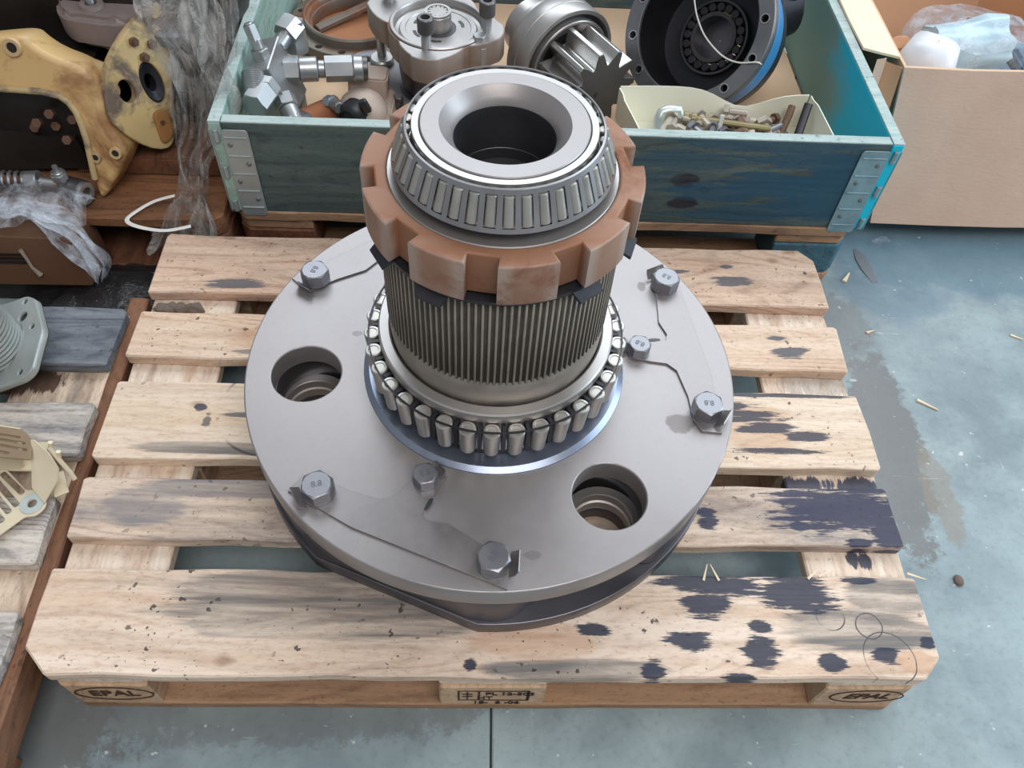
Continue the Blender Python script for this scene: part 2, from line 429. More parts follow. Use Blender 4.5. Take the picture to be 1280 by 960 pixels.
YS = [(0, .143), (.187, .286), (.319, .462), (.511, .611), (.655, .8)]
deck = [
 wood('deck_front', PL, PM, PD, grey=.2, specks=.85, lines=.34, staincol=S(34, 46, 70),
      stains=[(0.307, 0.056, 0.073, 0.0156), (0.291, 0.031, 0.0333, 0.0208), (0.426, 0.045, 0.0525, 0.0273), (0.516, 0.063, 0.0307, 0.0065), (0.363, -0.002, 0.0166, 0.0078), (0.26, -0.024, 0.0294, 0.0143), (0.131, -0.01, 0.023, 0.0104), (0.357, -0.039, 0.0243, 0.0195), (0.21, -0.061, 0.0154, 0.0143), (0.45, -0.053, 0.0166, 0.0143), (0.526, -0.043, 0.0192, 0.0117), (0.326, -0.071, 0.0256, 0.0078), (0.588, -0.023, 0.0128, 0.0091), (-0.034, 0.003, 0.0077, 0.0104), (-0.029, -0.058, 0.0102, 0.0078)],
      rings=[(.463, .012, .018, .0013), (.514, -.001, .017, .0013), (.53, -.045, .035, .0011)],
      grey2=[(-.25, .03, .2, .05), (-.35, -.0, .05, .02), (-.31, -.005, .03, .012), (-.12, .0, .15, .03), (.1, -.06, .12, .012), (.55, .04, .06, .03), (.50, .0, .12, .03)], warm=[(.05, -.02, .10, .03), (.566, -.050, .024, .014)]),
 wood('deck_second', S(222, 202, 184), S(198, 172, 150), S(132, 108, 92), grey=.75, greycol=S(138, 132, 132), lines=.62, specks=.6, staincol=S(44, 50, 78),
      stains=[(0.523, 0.014, 0.1114, 0.039), (0.584, -0.028, 0.0307, 0.0234), (0.452, -0.016, 0.0166, 0.0091), (0.315, 0.005, 0.0154, 0.0104), (0.314, -0.014, 0.0154, 0.0117), (0.575, 0.047, 0.0563, 0.0104), (0.533, -0.041, 0.0205, 0.0078)],
      grey2=[(-.35, .034, .16, .018), (-.2, .03, .18, .014), (-.5, .0, .06, .03)]),
 wood('deck_third', S(234, 216, 196), S(216, 190, 164), S(170, 136, 108), grey=.18, lines=.28, specks=.8, staincol=S(66, 66, 78),
      stains=[(.34, .045, .10, .010), (.40, .030, .06, .008), (.45, .068, .16, .004), (.36, .018, .10, .008), (.43, .005, .05, .012), (.45, -.04, .06, .008), (.50, -.012, .035, .010), (-.46, .022, .008, .006), (-.445, -.002, .006, .012, .8)],
      rings=[(-.345, .02, .086, .003)],
      grey2=[(-.42, -.052, .14, .012), (-.3, -.06, .16, .006), (-.37, .01, .05, .006)], warm=[(.36, .02, .12, .03), (.42, .0, .06, .05)]),
 wood('deck_fourth', S(228, 204, 182), S(210, 178, 152), S(152, 112, 88), grey=.22, lines=.35, specks=.8, staincol=S(92, 92, 100),
      stains=[(.505, -.010, .030, .012), (.49, .02, .02, .006), (-.40, -.035, .03, .005, .7)], warm=[(-.35, .0, .1, .03)]),
 wood('deck_back', S(222, 194, 172), S(200, 164, 140), S(140, 104, 84), grey=.3, lines=.55, specks=.8, staincol=S(104, 100, 104),
      stains=[(.43, -.012, .04, .012), (-.45, -.048, .06, .010), (.32, .01, .03, .006), (.43, .025, .012, .006)])]
crossm = [MW['pale_y'], MW['pale_y'],
          wood('cross_right', S(234, 220, 204), PM, PD, axis='Y', grey=.15, lines=.3, staincol=S(52, 60, 84),
               stains=[(-.06, -.098, .06, .014), (.045, -.098, .05, .014), (.02, -.225, .012, .014), (.0, -.22, .008, .012), (.02, .1, .06, .03, .35)])]
pal, blk = pallet('pallet', 'pale wooden pallet with branded oval end blocks carrying the steel hub', -.6, 0, deck, crossm, MW['block'], MW['strip'], YS)
M['ink'] = plain('burnt_ink', S(70, 42, 30), .8)
M['ink2'] = plain('dark_stamp_ink', S(52, 40, 34), .8)
def oval(rx, ry, wd, n=40):
    return [[(rx*math.cos(2*PI*i/n), ry*math.sin(2*PI*i/n)) for i in range(n)], [((rx-wd)*math.cos(2*PI*i/n), (ry-wd)*math.sin(2*PI*i/n)) for i in range(n)]]
for (i, x, sh) in ((0, -.505, .0), (2, .520, .3)):
    b = blk[i, 0]; bx, by, bz = b.location
    def onb(nm, me, x_, z_): link(nm, me, b, (x_-bx, -.0007-by, z_-bz), (PI/2, 0, 0))
    onb('oval_mark', flat('oval_mark', oval(.052, .027, .0020), -.0004, .0004, M['ink']), x, .066)
    onb('lettering', text_mesh('EPAL', .030, M['ink'], shear=sh, bold=.0003), x, .066)
b = blk[1, 0]; bx, by, bz = b.location
onb('lettering', text_mesh('PL 12-503', .0165, M['ink2'], bold=.0003), .024, .071)
onb('lettering', text_mesh('HT', .0165, M['ink2'], bold=.0003), -.010, .053)
onb('lettering', text_mesh('18-  6 -06', .0165, M['ink2'], bold=.0003), .006, .0315)
onb('stamp_frame', flat('stamp_frame', [[(-.047, -.021), (.050, -.021), (.050, .021), (-.047, .021)], [(-.0445, -.0195), (.0475, -.0195), (.0475, .0195), (-.0445, .0195)]], -.0004, .0004, M['ink2']), 0, .0635)
g = G(); g.box((-.018, 0, 0), (.003, .040, .0008)); onb('stamp_bar', fin('stamp_bar', g.bm, M['ink2']), 0, .0635)
g = G(); g.box((.049, 0, 0), (.004, .042, .0008)); onb('stamp_bar', fin('stamp_bar', g.bm, M['ink2']), 0, .0635)
g = G(); g.box((-.034, 0, 0), (.0025, .030, .0008)); g.box((-.038, .006, 0), (.006, .0025, .0008)); g.box((-.030, .006, 0), (.006, .0025, .0008)); g.box((-.038, -.004, 0), (.006, .0025, .0008)); g.box((-.030, -.004, 0), (.006, .0025, .0008))
onb('stamp_emblem', fin('stamp_emblem', g.bm, M['ink2']), 0, .0635)

# old grey pallet on the left
YB = [(0, .10), (.155, .25), (.315, .42), (.49, .585), (.66, .785)]
palB, _ = pallet('pallet', 'old weathered grey pallet with brown edge beams at the left edge', -1.826, -.168,
       [MW['old'], MW['old'], MW['old'], MW['old'], MW['oldblue']], [MW['brown'], MW['brown'], wood('pale_old_cross', S(220, 198, 176), S(184, 158, 136), S(120, 96, 80), axis='Y', grey=.5, stains=[(-.06, .245, .05, .028), (-.02, .24, .02, .02)], staincol=S(84, 60, 44))], MW['brown'], MW['brown'], YB, cut=.012)
plank('edge_beam', .585, .617, .004, .83, .055, .121, wood('brown_beam', S(138, 98, 74), S(112, 76, 56), S(66, 44, 32), axis='Y', grey=.3, greycol=S(80, 68, 60)), palB, jag=.003)
# dark pallet under the yellow machine
YC = [(0, .145), (.19, .29), (.33, .475), (.515, .615), (.655, .8)]
pallet('pallet', 'dark orange timber pallet under the yellow machine housing', -1.710, .838, MW['timber'], MW['brown'], MW['brown'], MW['brown'], YC, cut=.02)
# pallet under the crate
tealblock = wood('teal_stained_block', S(70, 110, 124), S(46, 88, 108), S(30, 60, 76), axis='Y', grey=.2)
_, blk2 = pallet('pallet', 'tan pallet underneath the teal crate of machine parts', -.497, .866, MW['strip'], MW['strip'], MW['brown'], MW['strip'], YC, cut=.02)
b = blk2[2, 0]; b.data.materials.clear(); b.data.materials.append(tealblock)

# ================================================================ the planetary carrier with its splined hub
CX, CY, ZB = -.008, .4067, .1445
car = thing('planetary_carrier', 'large grey steel planetary carrier with splined hub and bearings on the pale pallet', 'machine part', (CX, CY, ZB))
z = lambda v: v-ZB           # heights below are given above the floor
def pol(r, a, c=(0, 0)): return (c[0]+r*math.cos(R(a)), c[1]+r*math.sin(R(a)))
HOLES = [-174.5, -54.5, 65.5]; LOCK = [-112.5, 7.5, 127.5]
RD = .350
holes = [ring_pts(.0485, 48, pol(.2645, a)) for a in HOLES]
# lower plate: round in the windows, cut straight along the three webs
def low_out(Ro):
    out = []
    for k, a in enumerate(LOCK):
        out += [pol(Ro, a-20.2)]
        for q in (-18, -9, 0, 9, 18): out.append(pol(.328/math.cos(R(q)), a+q))
        out += [pol(Ro, a+20.2)]
        for q in range(24, 97, 3): out.append(pol(Ro, a+q))
    return out
link('bottom_plate', flat('bottom_plate', [low_out(.349)]+[ring_pts(.040, 40, pol(.2645, a)) for a in HOLES], 0, z(.172), M['castblue'], .0015), car)
for a in HOLES:     # the counterbored seats seen through the holes
    g = G(); g.lathe([(.0405, 0), (.0575, 0), (.0575, .030), (.0455, .030), (.0445, .029), (.0435, .016), (.0405, .015)], 48, closed=True)
    g.done('pin_seat', M['steel'], car, (*pol(.2645, a), z(.1722)), sharp=40)
# thick middle web between the plates: flat over the lock plates, with a scooped recess beside each pin bore
out = []
for k, a in enumerate(LOCK):
    d = .3255
    for q in (-20, -12, -4, 4, 12, 18): out.append(pol(d/math.cos(R(q)), a+q))
    out += [pol(.3425, a+20.5), pol(.3445, a+22.5), pol(.3440, a+25.5), pol(.3405, a+28)]
    out += [pol(.3330, a+30), pol(.3255, a+32), pol(.320, a+34.5)]
    for q in range(38, 55, 4): out.append(pol(.3175, a+q))
    out += [pol(.320, a+57.5), pol(.3255, a+59.5), pol(.3330, a+61), pol(.3395, a+62.2), pol(.3435, a+64)]
    for q in range(68, 97, 4): out.append(pol(.344, a+q))
link('web', flat('web', [out]+[ring_pts(.058, 40, pol(.2545, a)) for a in HOLES], z(.1722), z(.2438), M['castblue'], .0015, sharp=50), car)
link('top_disc', flat('top_disc', [ring_pts(RD, 160)]+holes, z(.244), z(.280), M['disctop'], .0022, res=2), car)
hubx, huby = .003, 0.
def lath(nm, prof, mat, seg=96, parent=car, closed=False, cap=True, sharp=35, **k):
    g = G(); g.lathe([(r, z(h)) for r, h in prof], seg, closed=closed, cap=cap); return g.done(nm, mat, parent, (hubx, huby, 0), sharp=sharp, **k)
lath('bearing_seat', [(.1872, .2795), (.1868, .2822), (.1855, .2830), (.1790, .2868), (.150, .2875), (.140, .2875), (.140, .2795)], M['seat'], closed=True, sharp=8, label='polished bearing seat ring')

# splined hub ---------------------------------------------------
lath('hub_collar', [(.1405, .29), (.1405, .374), (.1420, .380), (.1425, .400), (.1425, .415), (.141, .4195), (.136, .4195)], M['spline'], cap=True)
NT_ = 114; g = G(); vs = []; fs = []
ro, ri = .1438, .1398
for i in range(NT_):
    a = 2*PI*i/NT_; d = 2*PI/NT_
    for f, r in ((-.17, ro), (.17, ro), (.30, ri), (.70, ri)):
        q = a+d*f; vs.append((r*math.cos(q), r*math.sin(q)))
n = len(vs)
g.bm.verts.ensure_lookup_table()
b0 = [g.bm.verts.new((x, y, z(.4185))) for x, y in vs]; b1 = [g.bm.verts.new((x, y, z(.566))) for x, y in vs]
for i in range(n):
    f = g.bm.faces.new((b0[i], b0[(i+1) % n], b1[(i+1) % n], b1[i])); f.material_index = 0 if i % 4 == 0 else 1
g.bm.faces.new(b0[::-1]); g.bm.faces.new(b1)
g.done('splined_sleeve', [M['spline'], M['groove']], car, (hubx, huby, 0), sharp=20)
# lock washer with bent tabs under the nut
g = G(); g.lathe([(.126, z(.570)), (.1500, z(.568)), (.1505, z(.5735)), (.126, z(.576))], 96, closed=True)
for a in (-151, -120, -52, -18, 20, 62, 105, 150, 175):
    m = Matrix.Rotation(R(a), 4, 'Z')
    w_ = .020
    vs = [m @ V(x, y, zz) for x, y, zz in ((.145, -w_, z(.572)), (.145, w_, z(.572)), (.1605, w_*.8, z(.5615)), (.1605, -w_*.8, z(.5615)), (.145, -w_, z(.5685)), (.145, w_, z(.5685)), (.1595, w_*.8, z(.5575)), (.1595, -w_*.8, z(.5575)))]
    g.faces(vs, [(0, 1, 2, 3), (7, 6, 5, 4), (0, 3, 7, 4), (3, 2, 6, 7), (2, 1, 5, 6)])
g.done('lock_washer', M['blackened'], car, (hubx, huby, 0), label='black tab washer')
# castellated ring nut
out = []
for k in range(10):
    c = -98.5+36*k
    for q in (-11.6, -9, -6.6): pass
    h = .0172
    ra, rb = .1582, .1432
    aa = math.degrees(math.asin(h/ra)); ab = math.degrees(math.asin(h*.94/rb))
    out += [pol(ra, c-aa), pol(rb, c-ab), pol(rb-.0006, c), pol(rb, c+ab), pol(ra, c+aa)]
    for q in range(1, 7): out.append(pol(ra, c+aa+(36-2*aa)*q/7))
link('ring_nut', flat('ring_nut', [out, ring_pts(.1292, 96)], z(.5775), z(.6335), M['nut'], .0028, res=2), car, (hubx, huby, 0), label='rusty brown castellated ring nut')
lath('spacer_ring', [(.104, .600), (.1290, .600), (.1290, .6318), (.1280, .6330), (.1250, .6325), (.104, .6305)], M['steel'], closed=True, label='bright steel spacer ring inside the nut')
# hub end with chamfered bore
lath('hub_end', [(.0905, .580), (.0905, .6890), (.0895, .6902), (.0704, .6902), (.0690, .6885), (.0605, .6800), (.0560, .6722), (.0556, .6705), (.060, .6600), (.060, .580)], M['disc'], closed=True, seg=128)
lath('bore_wall', [(.0590, .6695), (.0555, .6710), (.0551, .668), (.0551, .616), (.0545, .6155), (.0545, .580), (.0590, .580)], M['inside'], closed=True, label='dark bore wall')  # bore in a darker steel than the hub end
lath('bore_plug', [(.0555, .601), (.0535, .6025), (.0300, .600), (.001, .599)], M['inside'], cap=False)
# upper taper roller bearing
ub = lath('upper_bearing', [(.0912, .640), (.1085, .640), (.1075, .650), (.0965, .6795), (.0975, .6815), (.0992, .6825), (.0998, .6865), (.0990, .6888), (.0920, .6888), (.0912, .6878)], M['steel'], closed=True, seg=128)
NR = 39; TI = R(20.5)
zt, zb_, rt, rb_ = .6885, .6455, .1068, .1232
g = G(); sub = []
for i in range(NR):
    c = R(-88.2)+2*PI*i/NR; d = 2*PI/NR
    for f in (-.5, -.34, -.11, .11, .34): sub.append((c+d*f, f))
n = len(sub); hs = [(0., 0), (.115, 1), (.885, 1), (1., 0)]
grid = []
for t_, _ in hs:
    r = rt+(rb_-rt)*t_; zz = zt+(zb_-zt)*t_
    grid.append([g.bm.verts.new((r*math.cos(a), r*math.sin(a), z(zz))) for a, _ in sub])
lip = [g.bm.verts.new(((rt-.0022)*math.cos(a), (rt-.0022)*math.sin(a), z(zt+.0006))) for a, _ in sub]
lip2 = [g.bm.verts.new(((rb_-.004)*math.cos(a), (rb_-.004)*math.sin(a), z(zb_-.0012))) for a, _ in sub]
for i in range(n):
    j = (i+1) % n
    g.bm.faces.new((lip[i], lip[j], grid[0][j], grid[0][i]))
    g.bm.faces.new((grid[3][i], grid[3][j], lip2[j], lip2[i]))
    for rr in range(3):
        if rr == 1 and sub[i][1] in (-.34, -.11, .11): continue
        g.bm.faces.new((grid[rr][i], grid[rr][j], grid[rr+1][j], grid[rr+1][i]))
g.solid(.0013)
g.done('cage', M['cage'], ub, sharp=30, label='slotted roller cage')
rl = G(); L = .0330
rl.lathe([(.0050, -L/2), (.0066, -L/2+.0012), (.0060, L/2-.0012), (.0046, L/2)], 16)
rme = fin('roller', rl.bm, M['roller'])
for i in range(NR):
    a = R(-88.2)+2*PI*i/NR
    r = (rt+rb_)/2-.0043; zz = z((zt+zb_)/2-.0022)
    link('roller', rme, ub, (r*math.cos(a), r*math.sin(a), zz), (0, -TI, a))
# lower roller bearing
lb = lath('lower_bearing', [(.1428, .292), (.1565, .292), (.1560, .352), (.1562, .3585), (.1590, .3600), (.1598, .3690), (.1590, .3738), (.1570, .3758), (.1455, .3762), (.1428, .3735)], M['steel'], closed=True, seg=128)
NL = 34
g = G()
for rr, zz in ((.1745, .3592), (.1690, .3085)):
    g.lathe([(rr-.0016, z(zz-.0014)), (rr, z(zz-.0014)), (rr, z(zz+.0014)), (rr-.0016, z(zz+.0014))], 136, closed=True)
for i in range(NL):
    a = R(-91.5)+2*PI*(i+.5)/NL
    m = Matrix.Rotation(a, 4, 'Z')
    for (x, y, zz) in ((0, 0, 0),):
        q = [m @ V(x_, y_, h) for x_ in (.1580, .1695) for y_ in (-.0026, .0026) for h in (z(.3085), z(.3560))]
        g.faces(q, [(0, 1, 3, 2), (4, 6, 7, 5), (0, 4, 5, 1), (2, 3, 7, 6), (0, 2, 6, 4), (1, 5, 7, 3)])
g.done('cage', M['blackened'], lb, sharp=30, label='dark wire thin roller cage')
rl = G(); L = .050
rl.lathe([(.0001, -L/2), (.0092, -L/2), (.0104, -L/2+.0015), (.0112, L/2-.0016), (.0100, L/2-.0002), (.0072, L/2), (.0064, L/2-.0010), (.0001, L/2-.0010)], 22, cap=False)
rme2 = fin('roller', rl.bm, M['roller'])
for i in range(NL):
    a = R(-91.5)+2*PI*i/NL
    link('roller', rme2, lb, (.1672*math.cos(a), .1672*math.sin(a), z(.3325)), (0, R(4), a))

# lock plates and bolts -------------------------------------------
PLATE_W = [(-.268, .190), (-.252, .213), (-.232, .212), (-.195, .193), (-.150, .179), (-.133, .184), (-.118, .203), (-.097, .226), (-.066, .214), (-.078, .183), (-.088, .181), (-.096, .158), (-.088, .150), (-.062, .146), (-.022, .120), (.022, .098), (.012, .060), (-.181, .139)]
bhs = {}
def bolt_mesh(r, h):
    g = G(); g.lathe([(r*.98, 0), (r*.98, .0018)], 24); g.hexn((0, 0, .0018), (0, 0, h), r); return fin('bolt', g.bm, M['bolt'], sharp=25)
mk_me = text_mesh('8.8', .0115, M['mark'], depth=.0002, bold=.0002)
bm_big, bm_small = bolt_mesh(.0215, .0215), bolt_mesh(.0170, .0185)
for li, la in enumerate(LOCK):
    rotz = R(la-LOCK[0])
    me = flat('lock_plate', [[(x-CX, y-CY) for x, y in PLATE_W]], z(.2803), z(.2836), M['tab'], .0004)
    lp = link('lock_plate', me, car, (0, 0, 0), (0, 0, rotz))
    g = G(); g.prism([(-.0875-CX+.0030*math.cos(q_)+.0040*math.sin(q_), .1735-CY+.0085*math.sin(q_)) for q_ in [2*PI*i/14 for i in range(14)]], z(.2830), z(.2841)); g.done('cut_shadow', M['inside'], lp)  # dark teardrop painting the shadow in the plate's notch
    for a, r, big, tabdir in ((-135.2, .3105, 1, 205), (-89.5, .3135, 1, -5), (-113.3, .2165, 0, 40)):
        bx, by = pol(r, a)
        bo = link('bolt', bm_big if big else bm_small, car, (bx*math.cos(rotz)-by*math.sin(rotz), bx*math.sin(rotz)+by*math.cos(rotz), z(.2837)), (0, 0, rotz+random.uniform(0, 1)))
        link('head_mark', mk_me, bo, (0, 0, (.0216 if big else .0186)), (0, 0, random.uniform(-.6, .6)))
        w_, l_ = (.017, .013) if big else (.012, .011)
        hh = .013 if big else .010
        o_ = .0225 if big else .018
        g = G(); g.sheet([[V(o_-.001, -w_, 0), V(o_-.001, w_, 0)], [V(o_+l_*.45, -w_*.95, hh*.45), V(o_+l_*.5, w_*.95, hh*.5)], [V(o_+l_*.75, -w_*.8, hh), V(o_+l_*.7, w_*.9, hh*.95)]]); g.solid(.0016)
        g.done('lock_tab', M['tab'], lp, (bx, by, z(.2838)), (0, 0, R(tabdir)), sharp=25)

# ================================================================ teal crate (hinged pallet collar)
t_ = dict(axis='X', grey=.5, knots=.6, lines=.45)
teal_front = wood('teal_stained_board', S(92, 106, 102), S(70, 86, 86), S(46, 58, 62), **{**t_, 'greycol': S(76, 88, 90), 'knots': 0, 'lines': .6}, plane='XZ',
    stains=[(.40, .0, .10, .030, .85), (.52, .02, .07, .06, .8), (.46, .06, .14, .02, .7), (.30, -.02, .10, .022, .7), (.24, .05, .09, .03, .5), (.50, -.05, .12, .03, .75), (.36, -.07, .14, .02, .6), (.10, .0, .12, .05, .35), (.38, .09, .2, .02, .6)], staincol=S(20, 84, 116),
    grey2=[(.235, .005, .028, .018), (.275, -.015, .012, .008), (.24, -.045, .030, .014)], greycol2=S(44, 40, 50))
teal_pale = wood('pale_teal_board', S(164, 190, 180), S(128, 164, 158), S(88, 122, 120), axis='Y', grey=.45, greycol=S(150, 156, 138), lines=.3)
t = NT('cyan_board'); n = t.noise(t.vm('MULTIPLY', t.co(), (1, 1, 2.4)), 3.2, 4, .6)
sx = t.n.new('ShaderNodeSeparateXYZ'); t.L(t.co(), sx.inputs[0])
t.base(t.mix(t.mr(t.ma('ADD', sx.outputs['Y'], t.ma('MULTIPLY', t.ma('SUBTRACT', n, .5), .7)), -.15, -.02), S(2, 196, 226), S(124, 166, 160))); t.set(Roughness=.6); t.bump(t.noise(t.vm('MULTIPLY', t.co(), (20, 2, 20)), 4, 4), .2)
M['cyan'] = t.m
M['rim'] = wood('lit_rim_wood', S(190, 202, 198), S(164, 184, 182), S(104, 140, 146), grey=.3, lines=.2)
M['galv'] = metal('galvanised_hinge', S(168, 178, 180), .45, .55, .15, 12, bump=.1)
M['galvb'] = metal('blue_smeared_hinge', S(140, 170, 180), .42, .5, .3, 18, bump=.1)
cr = thing('pallet_collar', 'teal stained wooden pallet collar crate with metal corner hinges', 'crate', (.11, .867, .1447))
zc = .0975
def cboard(nm, cx, cy, lx, ly, mat, rim=None):
    g = G(); g.box((0, 0, 0), (lx, ly, .195)); o = g.done(nm, mat, cr, (cx, cy, zc), bevel=.002)
    return o
f_ = cboard('front_board', 0, .011, 1.172, .021, teal_front)
cboard('back_board', 0, .790, 1.172, .021, teal_front)
l_ = cboard('left_board', -.5975, .400, .021, .80, teal_pale)
r_ = cboard('right_board', .5975, .400, .021, .80, M['cyan'])
for b_, dx, dy in ((f_, 1.170, .0205), (l_, .0205, .798), (r_, .0205, .798)):    # pale strips painting the light caught by the upper edges
    g = G(); g.box((0, 0, 0), (dx, dy, .003)); g.done('lit_rim', M['rim'], b_, (0, 0, .0985), bevel=.0008)
for sx_, mt in ((-1, M['galv']), (1, M['galvb'])):
    h = link('corner_hinge', None, cr, (sx_*.586, .0, zc)); h.empty_display_size = .02
    g = G()
    w_ = .046 if sx_ < 0 else .052
    pts = roundpoly([(-w_/2, -.105), (w_/2, -.105), (w_/2, .086), (-w_/2, .086)], [.008]*4)
    m = Matrix.Translation((-sx_*(w_/2-.002), -.0022, 0)) @ Matrix.Rotation(PI/2, 4, 'X')
    g.prism(pts, -.0012, .0012, m)
    m = Matrix.Translation((sx_*.0225, .023, 0)) @ Matrix.Rotation(PI/2, 4, 'Y')
    g.prism(roundpoly([(-.086, -.023), (.105, -.023), (.105, .023), (-.086, .023)], .008), -.0012, .0012, m)
    for k in range(5):
        g.box((-sx_*(w_/2-.002), -.0042, -.085+k*.039), (w_*.86, .0026, .003))
        if k % 2 == 0: g.cyl((sx_*.012, -.001, -.095+k*.039), (sx_*.012, -.001, -.070+k*.039), .0055, seg=10)
    hg = g.done('hinge_plate', mt, h, bevel=.0005, sharp=30)
    for k in range(4):
        g = G(); g.ball((-sx_*(w_/2-.002+(-1)**k*.012), -.0040, -.065+k*.040), (.0045, .0022, .0045), u=10, v=6); g.done('rivet', M['bolt'], h)
# cardboard liner on the crate bottom
t = NT('cardboard'); c = t.rco(); fl_ = t.ma('SINE', t.ma('MULTIPLY', t.n.new('ShaderNodeSeparateXYZ').outputs[0], 1.))
n = t.noise(c, 5, 5, .6); t.base(t.mix(n, S(206, 172, 140), S(226, 196, 168))); t.set(Roughness=.85, Specular_IOR_Level=.15); t.bump(n, .08, .003); M['card'] = t.m
t = NT('corrugated_cardboard'); n = t.noise(t.co(), 7, 5, .65); sp = t.n.new('ShaderNodeSeparateXYZ'); t.L(t.vm('ADD', t.co(), t.vm('MULTIPLY', (.006, .003, .002), t.noise(t.co(), 30, 3, col=True))), sp.inputs[0])
fl2 = t.noise(t.vm('MULTIPLY', t.co(), (60, 130, 190)), 1.0, 3, .55, .3); t.base(t.mix(n, S(188, 160, 142), S(214, 188, 170))); t.set(Roughness=.85, Specular_IOR_Level=.15)
t.bump(fl2, .38, .0022); M['corr'] = t.m
M['card2'] = plain('brown_cardboard_inside', S(186, 138, 104), .85, var=.1)
M['cardl'] = plain('cream_cardboard_flap', S(240, 222, 192), .85, var=.05)
g = G(); g.box((0, 0, 0), (1.165, .755, .003)); g.done('cardboard_sheet', M['card'], None, (.11, 1.267, .1465), label='tan cardboard sheet lining the bottom of the teal crate', category='cardboard')

# ---------------------------------------------------------------- hydraulic block with fittings
M['fit'] = metal('satin_fitting_steel', S(176, 178, 180), .34, .72, .15, 14, bump=.05)
M['fitd'] = metal('dark_fitting_steel', S(110, 108, 110), .42, .7, .2, 16, bump=.1)
hb = thing('valve_block', 'grey steel hydraulic valve block with hex fittings in the crate left corner', 'machine part', (-.440, 1.085, .1480))
def rel(p, o): return (p[0]-o[0], p[1]-o[1], p[2]-o[2])
HB = (-.440, 1.085, .1480)
q = lambda x, y, zz: (x-HB[0], y-HB[1], zz-HB[2])
g = G(); g.box((0, 0, 0), (.068, .100, .125)); g.done('block_body', M['fit'], hb, q(-.438, 1.097, .268), (R(4), R(-16), R(-4)), bevel=.002)
g = G(); g.box((0, 0, 0), (.05, .07, .075)); g.done('block_foot', M['fitd'], hb, q(-.412, 1.10, .1865), bevel=.003)
def fitting(nm, segs, mat, parent, qf, **k):
    g = G()
    for s in segs:
        kind, p0, p1, r = s[:4]
        (g.hexn if kind == 'h' else g.cyl)(qf(*p0), qf(*p1), r, **({} if kind == 'h' else dict(ch=min(.002, r*.2))))
    return g.done(nm, mat, parent, sharp=28, **k)
fitting('top_fitting', [('h', (-.444, 1.085, .328), (-.447, 1.087, .345), .017), ('c', (-.447, 1.087, .343), (-.452, 1.092, .362), .0105), ('h', (-.452, 1.092, .358), (-.460, 1.099, .385), .0125), ('c', (-.460, 1.099, .384), (-.461, 1.100, .388), .008)], M['fit'], hb, q)
fitting('elbow_fitting', [('c', (-.425, 1.14, .318), (-.408, 1.172, .332), .016), ('h', (-.414, 1.163, .328), (-.398, 1.192, .338), .026), ('h', (-.400, 1.186, .345), (-.396, 1.180, .285), .022)], M['fit'], hb, q)
fitting('union_fitting', [('h', (-.415, 1.115, .285), (-.386, 1.119, .284), .0265), ('c', (-.386, 1.119, .284), (-.352, 1.125, .283), .0235), ('c', (-.352, 1.125, .283), (-.338, 1.127, .282), .017), ('h', (-.338, 1.127, .282), (-.285, 1.136, .280), .0245), ('c', (-.285, 1.136, .280), (-.266, 1.139, .279), .0245)], M['fit'], hb, q)
g = G(); m, L = g.frame(q(-.268, 1.1385, .2792), q(-.258, 1.140, .2787)); g.lathe([(.012, 0), (.0225, 0), (.0225, L), (.0195, L+.001), (.013, L), (.012, .002)], 24, m, closed=True); g.done('port_ring', M['fitd'], hb)
g = G(); m, L = g.frame(q(-.262, 1.1395, .279), q(-.2575, 1.140, .2787)); g.lathe([(.0125, 0), (.0125, L*.3)], 20, m); g.done('port_hole', M['inside'], hb)
fitting('plug_fitting', [('h', (-.428, 1.030, .305), (-.433, 1.010, .305), .0255), ('h', (-.433, 1.012, .305), (-.446, .972, .300), .0262)], M['fit'], hb, q)
g = G(); pts = []; m, L = g.frame(q(-.444, .992, .302), q(-.4525, 1.035, .330)); pr = []
for i in range(13): pr += [(.0185, L*(i/13)), (.0205, L*((i+.5)/13))]
g.lathe(pr+[(.018, L)], 28, m); g.done('threaded_nipple', M['fit'], hb)
fitting('lower_fitting', [('h', (-.412, 1.060, .262), (-.402, 1.040, .252), .022), ('c', (-.402, 1.040, .252), (-.388, 1.015, .238), .0175), ('h', (-.392, 1.022, .242), (-.376, 1.000, .226), .0195)], M['fit'], hb, q)
# ---------------------------------------------------------------- loose brown rag-like hose end in front
hp = thing('hydraulic_adapter', 'rust brown threaded adapter lying between valve block and small pump', 'machine part', (-.355, 1.05, .1485))
M['rustp'] = plain('rust_coating', S(150, 96, 64), .8, var=.35, scale=30, bump=.3)
g = G(); g.cyl((.005, .02, .0), (.0, .015, .062), .030, ch=.003); g.cyl((-.03, .0, .064), (.04, .05, .070), .024, ch=.003); g.done('body', M['rustp'], hp)
g = G(); g.hexn((-.02, -.005, .07), (-.035, -.030, .078), .024); g.cyl((-.035, -.030, .078), (-.045, -.046, .084), .015); g.done('nut', M['fitd'], hp, sharp=28)
g = G(); g.cyl((.03, .03, .09), (.05, .0, .10), .011, ch=.002); g.hexn((.02, .035, .088), (.034, .025, .094), .014); g.done('nipple', M['bolt'], hp)
